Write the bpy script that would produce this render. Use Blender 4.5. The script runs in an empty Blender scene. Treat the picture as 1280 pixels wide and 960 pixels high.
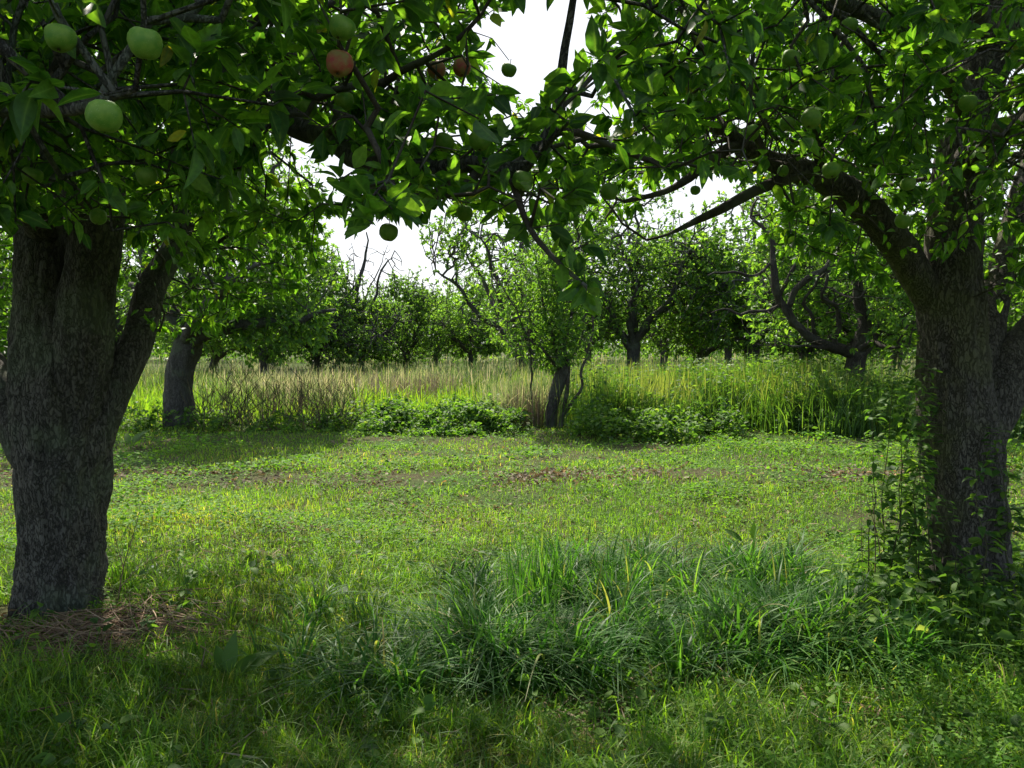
import bpy, math, numpy as np
from math import radians as R
RNG = np.random.default_rng(11)
sc = bpy.context.scene
COL = sc.collection
# ------------------------------------------------------------ camera
PITCH = R(3.0); FPX = 967.0; EYE = 1.6
cd = bpy.data.cameras.new("camera"); cam = bpy.data.objects.new("camera", cd); COL.objects.link(cam)
cam.location = (0, 0, EYE); cam.rotation_euler = (R(90) - PITCH, 0, 0)
cd.sensor_width = 36; cd.lens = FPX / 1280 * 36; cd.clip_start = 0.05; cd.clip_end = 3000
sc.camera = cam
# ------------------------------------------------------------ light
SUN_EL, SUN_AZ = R(52), R(-20)
w = bpy.data.worlds.new("World"); sc.world = w; w.use_nodes = True
nt = w.node_tree; bg = nt.nodes["Background"]
sky = nt.nodes.new("ShaderNodeTexSky"); sky.sky_type = 'NISHITA'; sky.sun_disc = False
sky.sun_elevation = SUN_EL; sky.sun_rotation = SUN_AZ
sky.air_density = 1.0; sky.dust_density = 1.5; sky.ozone_density = 1.0
# bright summer haze: whitens the sky, most of all on the sun's side
tcw = nt.nodes.new("ShaderNodeTexCoord"); dp = nt.nodes.new("ShaderNodeVectorMath"); dp.operation = 'DOT_PRODUCT'
nt.links.new(tcw.outputs["Generated"], dp.inputs[0]); dp.inputs[1].default_value = (math.sin(SUN_AZ) * .9, math.cos(SUN_AZ) * .9, .35)
mr = nt.nodes.new("ShaderNodeMapRange"); nt.links.new(dp.outputs["Value"], mr.inputs[0])
mr.inputs[1].default_value = -.2; mr.inputs[2].default_value = .75; mr.inputs[3].default_value = .10; mr.inputs[4].default_value = .88
mw = nt.nodes.new("ShaderNodeMixRGB"); nt.links.new(mr.outputs[0], mw.inputs[0]); nt.links.new(sky.outputs[0], mw.inputs[1]); mw.inputs[2].default_value = (5.4, 5.5, 5.7, 1)
nt.links.new(mw.outputs[0], bg.inputs[0]); bg.inputs[1].default_value = 0.12
sd = bpy.data.lights.new("sun", 'SUN'); sun = bpy.data.objects.new("sun", sd); COL.objects.link(sun)
sd.energy = 5.0; sd.angle = R(0.5); sd.color = (1.0, 0.93, 0.80)
sdir = np.array([math.sin(SUN_AZ) * math.cos(SUN_EL), math.cos(SUN_AZ) * math.cos(SUN_EL), math.sin(SUN_EL)])
from mathutils import Vector, noise as mnoise
sun.rotation_euler = Vector(sdir).to_track_quat('Z', 'Y').to_euler()
sc.view_settings.view_transform = 'Standard'; sc.view_settings.look = 'None'
sc.view_settings.exposure = 0.95; sc.view_settings.gamma = 1.0
cy = sc.cycles
cy.max_bounces = 7; cy.diffuse_bounces = 3; cy.glossy_bounces = 2; cy.transmission_bounces = 5
cy.sample_clamp_indirect = 6.0; cy.caustics_reflective = False; cy.caustics_refractive = False
cy.use_adaptive_sampling = True; cy.adaptive_threshold = 0.01
cy.use_denoising = True

# ------------------------------------------------------------ helpers
def W(px, py, Y):
    """point seen at a photo pixel, at distance Y in front of the camera"""
    u = (px - 640) / FPX; v = (480 - py) / FPX
    d = np.array([u, math.cos(PITCH) + v * math.sin(PITCH), -math.sin(PITCH) + v * math.cos(PITCH)])
    return np.array([0, 0, EYE]) + d * (Y / d[1])
def proj(P):
    q = np.asarray(P, float) - np.array([0, 0, EYE])
    zc = q[:, 1] * math.cos(PITCH) - q[:, 2] * math.sin(PITCH)
    yc = q[:, 1] * math.sin(PITCH) + q[:, 2] * math.cos(PITCH)
    zs = np.where(zc > 0.05, zc, np.nan)
    return 640 + FPX * q[:, 0] / zs, 480 - FPX * yc / zs, zc
def vnoise(P, s=1.0, seed=0):
    P = np.asarray(P, float) * s + 100.37 + seed * 17.3
    if P.shape[1] == 2: P = np.c_[P, np.zeros(len(P))]
    i = np.floor(P).astype(np.int64); f = P - i; f = f * f * (3 - 2 * f)
    def h(a, b, c):
        n = (a * 73856093) ^ (b * 19349663) ^ (c * 83492791)
        n = (n ^ (n >> 13)) * 1274126177 & 0x7fffffff
        n = (n ^ (n >> 11)) * 668265263 & 0x7fffffff
        return (n >> 7) % 10007 / 10007.0
    r = 0
    for a in (0, 1):
        for b in (0, 1):
            for c in (0, 1):
                r = r + h(i[:, 0] + a, i[:, 1] + b, i[:, 2] + c) * (f[:, 0] if a else 1 - f[:, 0]) * (f[:, 1] if b else 1 - f[:, 1]) * (f[:, 2] if c else 1 - f[:, 2])
    return r
def fbm(P, s=1.0, o=3, seed=0):
    r = 0; a = 1; t = 0
    for k in range(o):
        r = r + a * vnoise(P, s * 2 ** k, seed + k); t += a; a *= .5
    return r / t
def unit(v): return v / np.maximum(np.linalg.norm(v, axis=-1, keepdims=True), 1e-9)
def gz(xy):
    xy = np.asarray(xy, float)
    n = fbm(xy, .35, 3, 5) - .5
    d = np.abs(xy[:, 1] - 9.1)
    return n * .16 + .03 * np.exp(-(d / .5) ** 2) * 1.0
def g1(x, y): return float(gz(np.array([[x, y]]))[0])
def mesh_np(name, V, F, mats, rnd=None, smooth=True, mi=None, rib=False):
    """one mesh from numpy arrays; F (n,4) quads"""
    V = np.asarray(V, np.float32); F = np.asarray(F, np.int32)
    me = bpy.data.meshes.new(name); k = F.shape[1]
    me.vertices.add(len(V)); me.vertices.foreach_set("co", V.ravel())
    me.loops.add(F.size); me.loops.foreach_set("vertex_index", F.ravel())
    me.polygons.add(len(F)); me.polygons.foreach_set("loop_start", np.arange(0, F.size, k, dtype=np.int32))
    me.update(calc_edges=True)
    me.polygons.foreach_set("use_smooth", np.full(len(F), smooth))
    for m in (mats if isinstance(mats, (list, tuple)) else [mats]): me.materials.append(m)
    if mi is not None: me.polygons.foreach_set("material_index", np.asarray(mi, np.int32))
    if rnd is not None:
        a = me.attributes.new("rnd", 'FLOAT', 'POINT'); a.data.foreach_set("value", np.asarray(rnd, np.float32))
    if rib:
        a = me.attributes.new("rib", 'FLOAT', 'POINT'); r = np.zeros(len(V), np.float32); r[1::3] = 1; a.data.foreach_set("value", r)
    me.update()
    return me
def link(name, me, parent=None, loc=None):
    o = bpy.data.objects.new(name, me); COL.objects.link(o)
    if parent is not None: o.parent = parent
    if loc is not None: o.location = loc
    return o
def tag(o, label=None, cat=None, group=None, kind=None):
    if label: o['label'] = label
    if cat: o['category'] = cat
    if group: o['group'] = group
    if kind: o['kind'] = kind
    return o
def empty(name, loc, label, cat, group=None):
    o = bpy.data.objects.new(name, None); COL.objects.link(o); o.location = loc; o.empty_display_size = .3
    return tag(o, label, cat, group)
def copy_tree(src, loc, rz, scale, label):
    c = src.copy(); COL.objects.link(c); c.location = loc; c.rotation_euler = (0, 0, rz); c.scale = (scale[0], scale[0], scale[1]) if hasattr(scale, '__len__') else (scale,) * 3
    c['label'] = label
    for ch in list(src.children):
        d = ch.copy(); COL.objects.link(d); d.parent = c
    return c

# ------------------------------------------------------------ materials
def mat(name):
    m = bpy.data.materials.new(name); m.use_nodes = True
    n = m.node_tree; p = n.nodes["Principled BSDF"]; return m, n, p
def ramp(n, src, stops):
    r = n.nodes.new("ShaderNodeValToRGB"); e = r.color_ramp.elements
    while len(e) < len(stops): e.new(.5)
    for el, (p, c) in zip(e, stops): el.position = p; el.color = (*c, 1)
    n.links.new(src, r.inputs[0]); return r.outputs[0]
def leaf_mat(name, stops, trans=.5, tcol=(1.5, 1.9, .5), under=None, rough=.45, spec=.35, fine=False):
    m, n, p = mat(name)
    at = n.nodes.new("ShaderNodeAttribute"); at.attribute_name = "rnd"
    c = ramp(n, at.outputs["Fac"], stops)
    tcn = n.nodes.new("ShaderNodeTexCoord"); bl = n.nodes.new("ShaderNodeTexNoise"); bl.inputs["Scale"].default_value = 90 if fine else 3; bl.inputs["Detail"].default_value = 3
    n.links.new(tcn.outputs["Object"], bl.inputs["Vector"]); bv = n.nodes.new("ShaderNodeMapRange"); n.links.new(bl.outputs["Fac"], bv.inputs[0])
    bv.inputs[1].default_value = .3; bv.inputs[2].default_value = .7; bv.inputs[3].default_value = .72; bv.inputs[4].default_value = 1.3
    hs = n.nodes.new("ShaderNodeHueSaturation"); n.links.new(c, hs.inputs["Color"]); n.links.new(bv.outputs[0], hs.inputs["Value"]); c = hs.outputs[0]
    if fine:
        ra = n.nodes.new("ShaderNodeAttribute"); ra.attribute_name = "rib"; pw = n.nodes.new("ShaderNodeMath"); pw.operation = 'POWER'; n.links.new(ra.outputs["Fac"], pw.inputs[0]); pw.inputs[1].default_value = 9
        pm = n.nodes.new("ShaderNodeMath"); pm.operation = 'MULTIPLY'; n.links.new(pw.outputs[0], pm.inputs[0]); pm.inputs[1].default_value = .55
        rx = n.nodes.new("ShaderNodeMixRGB"); n.links.new(pm.outputs[0], rx.inputs[0]); n.links.new(c, rx.inputs[1]); rx.inputs[2].default_value = (.16, .24, .08, 1); c = rx.outputs[0]
    base = c
    if under is not None:
        g = n.nodes.new("ShaderNodeNewGeometry"); mx = n.nodes.new("ShaderNodeMixRGB")
        n.links.new(g.outputs["Backfacing"], mx.inputs[0]); n.links.new(c, mx.inputs[1])
        u = n.nodes.new("ShaderNodeMixRGB"); u.inputs[0].default_value = .5; u.inputs[2].default_value = (*under, 1)
        n.links.new(c, u.inputs[1]); n.links.new(u.outputs[0], mx.inputs[2]); base = mx.outputs[0]
    n.links.new(base, p.inputs["Base Color"]); p.inputs["Roughness"].default_value = rough
    p.inputs["Specular IOR Level"].default_value = spec
    mul = n.nodes.new("ShaderNodeMixRGB"); mul.blend_type = 'MULTIPLY'; mul.inputs[0].default_value = 1
    n.links.new(c, mul.inputs[1]); mul.inputs[2].default_value = (*tcol, 1)
    t = n.nodes.new("ShaderNodeBsdfTranslucent"); n.links.new(mul.outputs[0], t.inputs[0])
    ms = n.nodes.new("ShaderNodeMixShader"); ms.inputs[0].default_value = trans
    n.links.new(p.outputs[0], ms.inputs[1]); n.links.new(t.outputs[0], ms.inputs[2])
    n.links.new(ms.outputs[0], n.nodes["Material Output"].inputs[0])
    return m
def bark_mat(name, dark, light, moss, scale=1.0, bump=.9):
    m, n, p = mat(name)
    tc = n.nodes.new("ShaderNodeTexCoord"); mp = n.nodes.new("ShaderNodeMapping")
    mp.inputs["Scale"].default_value = (1, 1, .36); n.links.new(tc.outputs["Object"], mp.inputs[0])
    no = n.nodes.new("ShaderNodeTexNoise"); no.inputs["Scale"].default_value = 9 * scale; no.inputs["Detail"].default_value = 8; no.inputs["Roughness"].default_value = .65
    n.links.new(mp.outputs[0], no.inputs["Vector"])
    ad = n.nodes.new("ShaderNodeMixRGB"); ad.inputs[0].default_value = .16
    n.links.new(mp.outputs[0], ad.inputs[1]); n.links.new(no.outputs["Color"], ad.inputs[2])
    vo = n.nodes.new("ShaderNodeTexVoronoi"); vo.feature = 'DISTANCE_TO_EDGE'; vo.inputs["Scale"].default_value = 52 * scale
    n.links.new(ad.outputs[0], vo.inputs["Vector"])
    cr = ramp(n, vo.outputs["Distance"], [(0, (.35, .35, .35)), (.12, (1, 1, 1))])
    mx = n.nodes.new("ShaderNodeMixRGB"); n.links.new(no.outputs["Fac"], mx.inputs[0])
    mx.inputs[1].default_value = (*dark, 1); mx.inputs[2].default_value = (*light, 1)
    m2 = n.nodes.new("ShaderNodeMixRGB"); m2.blend_type = 'MULTIPLY'; m2.inputs[0].default_value = .75
    vc = n.nodes.new("ShaderNodeTexVoronoi"); vc.inputs["Scale"].default_value = 52 * scale; n.links.new(ad.outputs[0], vc.inputs["Vector"])
    bw = n.nodes.new("ShaderNodeSeparateColor"); n.links.new(vc.outputs["Color"], bw.inputs[0]); pv = n.nodes.new("ShaderNodeMapRange"); n.links.new(bw.outputs[0], pv.inputs[0]); pv.inputs[3].default_value = .82; pv.inputs[4].default_value = 1.2
    hs = n.nodes.new("ShaderNodeHueSaturation"); n.links.new(mx.outputs[0], hs.inputs["Color"]); n.links.new(pv.outputs[0], hs.inputs["Value"])
    n.links.new(hs.outputs[0], m2.inputs[1]); n.links.new(cr, m2.inputs[2])
    n2 = n.nodes.new("ShaderNodeTexNoise"); n2.inputs["Scale"].default_value = 3.2 * scale; n2.inputs["Detail"].default_value = 7
    n.links.new(tc.outputs["Object"], n2.inputs["Vector"])
    mk = ramp(n, n2.outputs["Fac"], [(.5, (0, 0, 0)), (.63, (.75, .75, .75))])
    m3 = n.nodes.new("ShaderNodeMixRGB"); n.links.new(mk, m3.inputs[0]); n.links.new(m2.outputs[0], m3.inputs[1]); m3.inputs[2].default_value = (*moss, 1)
    n.links.new(m3.outputs[0], p.inputs["Base Color"]); p.inputs["Roughness"].default_value = .9; p.inputs["Specular IOR Level"].default_value = .2
    ma = n.nodes.new("ShaderNodeMath"); ma.operation = 'MULTIPLY_ADD'; n.links.new(cr, ma.inputs[0]); ma.inputs[1].default_value = .6; n.links.new(no.outputs["Fac"], ma.inputs[2])
    b = n.nodes.new("ShaderNodeBump"); b.inputs["Strength"].default_value = bump; b.inputs["Distance"].default_value = .03
    n.links.new(ma.outputs[0], b.inputs["Height"]); n.links.new(b.outputs[0], p.inputs["Normal"])
    return m
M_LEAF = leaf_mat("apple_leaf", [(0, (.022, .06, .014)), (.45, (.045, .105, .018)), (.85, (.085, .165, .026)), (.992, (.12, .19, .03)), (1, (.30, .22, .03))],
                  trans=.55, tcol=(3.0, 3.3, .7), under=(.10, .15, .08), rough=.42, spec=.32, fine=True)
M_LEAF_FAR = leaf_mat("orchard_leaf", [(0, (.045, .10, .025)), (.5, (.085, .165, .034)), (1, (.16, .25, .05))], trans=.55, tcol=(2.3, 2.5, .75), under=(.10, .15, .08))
M_GRASS = leaf_mat("lawn_grass", [(0, (.05, .125, .018)), (.45, (.115, .22, .026)), (.8, (.20, .29, .04)), (.95, (.29, .31, .07)), (1, (.38, .32, .14))], trans=.5, tcol=(2.1, 2.2, .6), rough=.5, spec=.3)
M_TALL = leaf_mat("orchard_grass", [(0, (.028, .09, .020)), (.6, (.06, .15, .03)), (.94, (.11, .21, .045)), (1, (.30, .26, .12))], trans=.45, tcol=(2.0, 2.2, .6), rough=.5, spec=.26)
M_TAN = leaf_mat("seeding_grass", [(0, (.09, .17, .05)), (.35, (.20, .26, .11)), (.7, (.40, .38, .23)), (1, (.50, .43, .33))], trans=.4, tcol=(1.4, 1.4, .9), rough=.7, spec=.1)
M_WEED = leaf_mat("broad_leaf", [(0, (.035, .085, .022)), (.5, (.08, .155, .034)), (.97, (.15, .24, .05)), (1, (.19, .21, .085))], trans=.45, tcol=(2.0, 2.2, .6), under=(.09, .15, .07), rough=.55, spec=.2)
M_CLOVER = leaf_mat("ground_leaf", [(0, (.05, .13, .018)), (.5, (.10, .22, .025)), (1, (.17, .30, .04))], trans=.4, tcol=(1.9, 2.0, .6), rough=.65, spec=.2)
M_DRY = leaf_mat("dry_stalk", [(0, (.13, .08, .05)), (.5, (.26, .18, .12)), (1, (.42, .33, .24))], trans=.1, tcol=(1, 1, 1), rough=.8, spec=.1)
M_STEM = leaf_mat("dark_stem", [(0, (.05, .045, .03)), (.6, (.10, .10, .05)), (1, (.2, .13, .08))], trans=.05, tcol=(1, 1, 1), rough=.8, spec=.1)
M_DEAD = leaf_mat("dead_leaf", [(0, (.09, .065, .045)), (.6, (.18, .14, .095)), (.97, (.34, .28, .2)), (1, (.5, .25, .06))], trans=.25, tcol=(1.3, 1.1, .7), rough=.7, spec=.2)
M_BARK = bark_mat("apple_bark", (.04, .036, .032), (.17, .155, .135), (.13, .145, .10))
M_BARK_R = bark_mat("mossy_bark", (.05, .043, .036), (.19, .165, .14), (.13, .13, .07))
M_BARK_DK = bark_mat("dark_bark", (.03, .026, .022), (.12, .10, .085), (.12, .12, .09))
M_TWIG = bark_mat("branch_bark", (.04, .032, .026), (.14, .115, .095), (.15, .15, .12), 2.2, .5)
M_DEADW = bark_mat("dead_wood", (.16, .14, .12), (.36, .33, .30), (.3, .3, .26), 2.0, .5)
def ground_mat():
    m, n, p = mat("orchard_soil")
    tc = n.nodes.new("ShaderNodeTexCoord")
    a = n.nodes.new("ShaderNodeTexNoise"); a.inputs["Scale"].default_value = .8; a.inputs["Detail"].default_value = 6; n.links.new(tc.outputs["Object"], a.inputs["Vector"])
    b = n.nodes.new("ShaderNodeTexNoise"); b.inputs["Scale"].default_value = 38; b.inputs["Detail"].default_value = 8; b.inputs["Roughness"].default_value = .7; n.links.new(tc.outputs["Object"], b.inputs["Vector"])
    c1 = ramp(n, b.outputs["Fac"], [(.3, (.035, .03, .016)), (.5, (.07, .065, .03)), (.68, (.15, .13, .07))])
    c2 = ramp(n, b.outputs["Fac"], [(.3, (.03, .05, .014)), (.55, (.06, .10, .025)), (.7, (.12, .14, .05))])
    k = ramp(n, a.outputs["Fac"], [(.42, (0, 0, 0)), (.6, (1, 1, 1))])
    x = n.nodes.new("ShaderNodeMixRGB"); n.links.new(k, x.inputs[0]); n.links.new(c1, x.inputs[1]); n.links.new(c2, x.inputs[2])
    n.links.new(x.outputs[0], p.inputs["Base Color"]); p.inputs["Roughness"].default_value = .95; p.inputs["Specular IOR Level"].default_value = .1
    bu = n.nodes.new("ShaderNodeBump"); bu.inputs["Distance"].default_value = .03; n.links.new(b.outputs["Fac"], bu.inputs["Height"]); n.links.new(bu.outputs[0], p.inputs["Normal"])
    return m
M_GROUND = ground_mat()
def apple_mat(name, c1, c2, spot=.5):
    m, n, p = mat(name)
    tc = n.nodes.new("ShaderNodeTexCoord"); a = n.nodes.new("ShaderNodeTexNoise"); a.inputs["Scale"].default_value = 1.6; a.inputs["Detail"].default_value = 8
    n.links.new(tc.outputs["Object"], a.inputs["Vector"])
    c = ramp(n, a.outputs["Fac"], [(.35, c1), (.65, c2)])
    v = n.nodes.new("ShaderNodeTexVoronoi"); v.inputs["Scale"].default_value = 7; n.links.new(tc.outputs["Object"], v.inputs["Vector"])
    k = ramp(n, v.outputs["Distance"], [(.1, (1, 1, 1)), (.2, (0, 0, 0))])
    kk = n.nodes.new("ShaderNodeMath"); kk.operation = 'MULTIPLY'; n.links.new(k, kk.inputs[0]); kk.inputs[1].default_value = .35
    x = n.nodes.new("ShaderNodeMixRGB"); n.links.new(kk.outputs[0], x.inputs[0]); n.links.new(c, x.inputs[1]); x.inputs[2].default_value = (.4, .48, .2, 1)
    n.links.new(x.outputs[0], p.inputs["Base Color"]); p.inputs["Roughness"].default_value = .5; p.inputs["Specular IOR Level"].default_value = .3
    p.inputs["Subsurface Weight"].default_value = .12; p.inputs["Subsurface Radius"].default_value = (.01, .012, .004); p.inputs["Subsurface Scale"].default_value = 1
    return m
M_APG = apple_mat("green_apple_skin", (.10, .235, .022), (.20, .32, .04))
M_APR = apple_mat("blushed_apple_skin", (.42, .07, .06), (.30, .22, .07))

# ------------------------------------------------------------ geometry generators
T_NEAR = (np.array([0, .12, .3, .55, .8, 1.0]), np.array([.012, .55, .95, .92, .5, .02]))
T_MID = (np.array([0, .35, .75, 1.0]), np.array([.04, 1, .75, .04]))
T_FAR = (np.array([0, .5, 1.0]), np.array([.15, 1, .1]))
def leaves(P, D, N, L, prof, wid=.5, fold=.35, curl=.25, rng=RNG):
    """many leaves: each a strip with a folded midrib; returns V, F, per-vertex random"""
    t, wf = prof; n = len(P); k = len(t)
    D = unit(D); S = unit(np.cross(D, N)); U = np.cross(S, D)
    L = np.asarray(L, float); cu = curl * rng.uniform(-.5, 2.2, n); tw = rng.uniform(-.8, .8, n); fo = fold * rng.uniform(.2, 2.2, n); wa = rng.uniform(-.12, .12, (n, 2)); wv = rng.uniform(.85, 1.15, n)
    V = np.empty((n, k, 3, 3))
    for i in range(k):
        c = P + D * (L * t[i])[:, None] - U * (L * cu * t[i] ** 2)[:, None]
        a = tw * t[i]; s = S * np.cos(a)[:, None] + U * np.sin(a)[:, None]; u = np.cross(s, D)
        hw = L * wid * .5 * wf[i] * wv; c = c + S * (L * wa[:, 0] * t[i] ** 2)[:, None]
        V[:, i, 1] = c
        V[:, i, 0] = c - s * hw[:, None] + u * (hw * fo)[:, None]
        V[:, i, 2] = c + s * hw[:, None] + u * (hw * fo)[:, None]
    f = []
    for i in range(k - 1):
        for j in (0, 1):
            f.append([i * 3 + j, i * 3 + j + 1, (i + 1) * 3 + j + 1, (i + 1) * 3 + j])
    F = (np.array(f)[None] + (np.arange(n) * k * 3)[:, None, None]).reshape(-1, 4)
    return V.reshape(-1, 3), F, np.repeat(rng.random(n), k * 3)
def cat(parts):
    V, F, A = [], [], []; o = 0
    for p in parts:
        if len(p[0]) == 0: continue
        V.append(p[0]); F.append(p[1] + o); o += len(p[0]); A.append(p[2] if len(p) > 2 else np.zeros(len(p[0])))
    return np.concatenate(V), np.concatenate(F), np.concatenate(A)
def blades(P, H, Wd, bend, seg=3, az=None, rng=RNG, head=None, rnd=None):
    n = len(P); az = rng.uniform(0, 2 * np.pi, n) if az is None else az
    d = np.c_[np.cos(az), np.sin(az), np.zeros(n)]
    fa = az + np.pi / 2 + rng.uniform(-.8, .8, n)
    s = np.c_[np.cos(fa), np.sin(fa), np.zeros(n)]
    V = np.empty((n, seg + 1, 2, 3))
    for i in range(seg + 1):
        t = i / seg
        b = bend
        up = H * (t - .5 * np.minimum(b, 1.25) * t ** 2.4)
        c = P + np.c_[np.zeros(n), np.zeros(n), up] + d * (H * b * .75 * t ** 2)[:, None]
        if head is None: wv = Wd * .5 * (1 - t ** 2.2 * .93) * (1 if i else .75)
        else: wv = Wd * .5 * head[i]
        V[:, i, 0] = c - s * wv[:, None]; V[:, i, 1] = c + s * wv[:, None]
    f = np.array([[i * 2, i * 2 + 1, i * 2 + 3, i * 2 + 2] for i in range(seg)])
    F = (f[None] + (np.arange(n) * (seg + 1) * 2)[:, None, None]).reshape(-1, 4)
    r = rng.random(n) if rnd is None else rnd
    return V.reshape(-1, 3), F, np.repeat(r, (seg + 1) * 2)
def catmull(P, step):
    P = np.asarray(P, float); Q = np.vstack([2 * P[0] - P[1], P, 2 * P[-1] - P[-2]]); out = []
    for i in range(1, len(Q) - 2):
        n = max(2, int(np.linalg.norm(Q[i + 1][:3] - Q[i][:3]) / step))
        for k in range(n):
            t = k / n
            out.append(.5 * ((2 * Q[i]) + (-Q[i - 1] + Q[i + 1]) * t + (2 * Q[i - 1] - 5 * Q[i] + 4 * Q[i + 1] - Q[i + 2]) * t * t + (-Q[i - 1] + 3 * Q[i] - 3 * Q[i + 1] + Q[i + 2]) * t ** 3))
    out.append(Q[-2]); return np.array(out)
def tube(P4, ring, rough=0.0, seed=0, cap=True):
    """tube along rows (x,y,z,r), with knobbly displacement"""
    P = P4[:, :3]; r = P4[:, 3]; n = len(P)
    T = unit(np.gradient(P, axis=0)); ref = np.array([1., 0, 0]) if abs(T[:, 0]).mean() < .6 else np.array([0, 1., 0])
    A = unit(np.cross(T, ref)); 
    for i in range(1, n):
        a = A[i - 1] - T[i] * np.dot(A[i - 1], T[i]); A[i] = a / np.linalg.norm(a)
    B = np.cross(T, A); th = np.linspace(0, 2 * np.pi, ring, endpoint=False)
    N = A[:, None] * np.cos(th)[None, :, None] + B[:, None] * np.sin(th)[None, :, None]
    V = P[:, None] + N * r[:, None, None]
    if rough > 0:
        v = V.reshape(-1, 3)
        rr = np.repeat(r, ring)
        d = (fbm(v * [1, 1, .5], 7, 3, seed) - .5) * 1.3 + (fbm(v * [1, 1, .22], 24, 3, seed + 9) - .5) * 1.25 + (fbm(v, 2.6, 2, seed + 3) - .5) * .9
        V = (v + N.reshape(-1, 3) * (d * rough * rr)[:, None]).reshape(V.shape)
    V = V.reshape(-1, 3); j = np.arange(ring); jn = (j + 1) % ring
    F = np.concatenate([np.c_[i * ring + j, i * ring + jn, (i + 1) * ring + jn, (i + 1) * ring + j] for i in range(n - 1)])
    if cap:
        V = np.vstack([V, P[-1] + T[-1] * r[-1] * .5]); c = len(V) - 1; e = (n - 1) * ring
        F = np.vstack([F, np.array([[e + a, e + (a + 1) % ring, e + (a + 2) % ring, c] for a in range(0, ring - 1, 2)])])
    return V, F
def edges_mesh(P, par, rad, idx, k=4):
    """prism per twig edge (node -> parent)"""
    a = P[par[idx]]; b = P[idx]; T = unit(b - a); ref = np.where(np.abs(T[:, 2:3]) > .9, [[1., 0, 0]], [[0, 0, 1.]])
    A = unit(np.cross(T, ref)); B = np.cross(T, A); r1 = rad[idx]; r0 = np.minimum(rad[par[idx]], r1 * 1.35)
    V = np.empty((len(idx), 2, k, 3))
    for j in range(k):
        th = 2 * np.pi * j / k; o = A * math.cos(th) + B * math.sin(th)
        V[:, 0, j] = a - T * r0[:, None] * .3 + o * r0[:, None]; V[:, 1, j] = b + T * r1[:, None] * .3 + o * r1[:, None]
    f = np.array([[j, (j + 1) % k, k + (j + 1) % k, k + j] for j in range(k)])
    F = (f[None] + (np.arange(len(idx)) * 2 * k)[:, None, None]).reshape(-1, 4)
    return V.reshape(-1, 3), F
def grow(limbs, attr, seg=.14, sag=.1, jit=.25, step=.06, rng=RNG, maxrun=1.6):
    """connect attractor points to the given limbs by twigs; returns node arrays"""
    P, par, rad, lid, main = [], [], [], [], []
    for li, L in enumerate(limbs):
        C = L if L.shape[1] == 4 and len(L) > 12 else catmull(L, step)
        s0 = len(P)
        for i, c in enumerate(C):
            P.append(c[:3]); par.append(s0 + i - 1 if i else -1); rad.append(c[3]); lid.append(li); main.append(True)
    n0 = len(P); cap = n0 + len(attr) * 12
    PA = np.zeros((cap, 3)); PA[:n0] = P; par = np.r_[np.array(par), np.full(cap - n0, -1)]; rad = np.r_[np.array(rad, float), np.zeros(cap - n0)]
    lid = np.r_[np.array(lid), np.zeros(cap - n0, int)]; run = np.zeros(cap); N = n0
    allow = np.ones(cap, bool); allow[:n0] = rad[:n0] < .14
    d0 = np.array([np.min(np.sum((PA[:n0] - a) ** 2, 1)) for a in attr]); order = np.argsort(d0)
    tips = []
    for o in order:
        a = attr[o]; dd = np.linalg.norm(PA[:N] - a, axis=1) + run[:N] * .35
        dd[:n0] += np.where(allow[:n0], 0, .6)
        j = int(np.argmin(dd)); p = PA[j]; dist = np.linalg.norm(a - p)
        k = int(np.clip(round(dist / seg), 1, 11)); prev = j
        mid = (p + a) / 2 + np.array([0, 0, sag * dist]) + rng.normal(0, jit * .3, 3) * dist
        for i in range(1, k + 1):
            t = i / k; q = (1 - t) ** 2 * p + 2 * t * (1 - t) * mid + t * t * a
            if i < k: q = q + rng.normal(0, .05, 3) * seg * 2
            PA[N] = q; par[N] = prev; lid[N] = lid[prev]; run[N] = run[prev] + dist / k; prev = N; N += 1
        tips.append(prev)
    PA = PA[:N]; par = par[:N]; rad = rad[:N]; lid = lid[:N]
    cnt = np.zeros(N); cnt[tips] += 1
    for i in range(N - 1, n0 - 1, -1):
        if par[i] >= n0: cnt[par[i]] += cnt[i]
    for i in range(n0, N): rad[i] = 0
    return PA, par, rad, lid, n0, cnt, np.array(tips)
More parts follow.
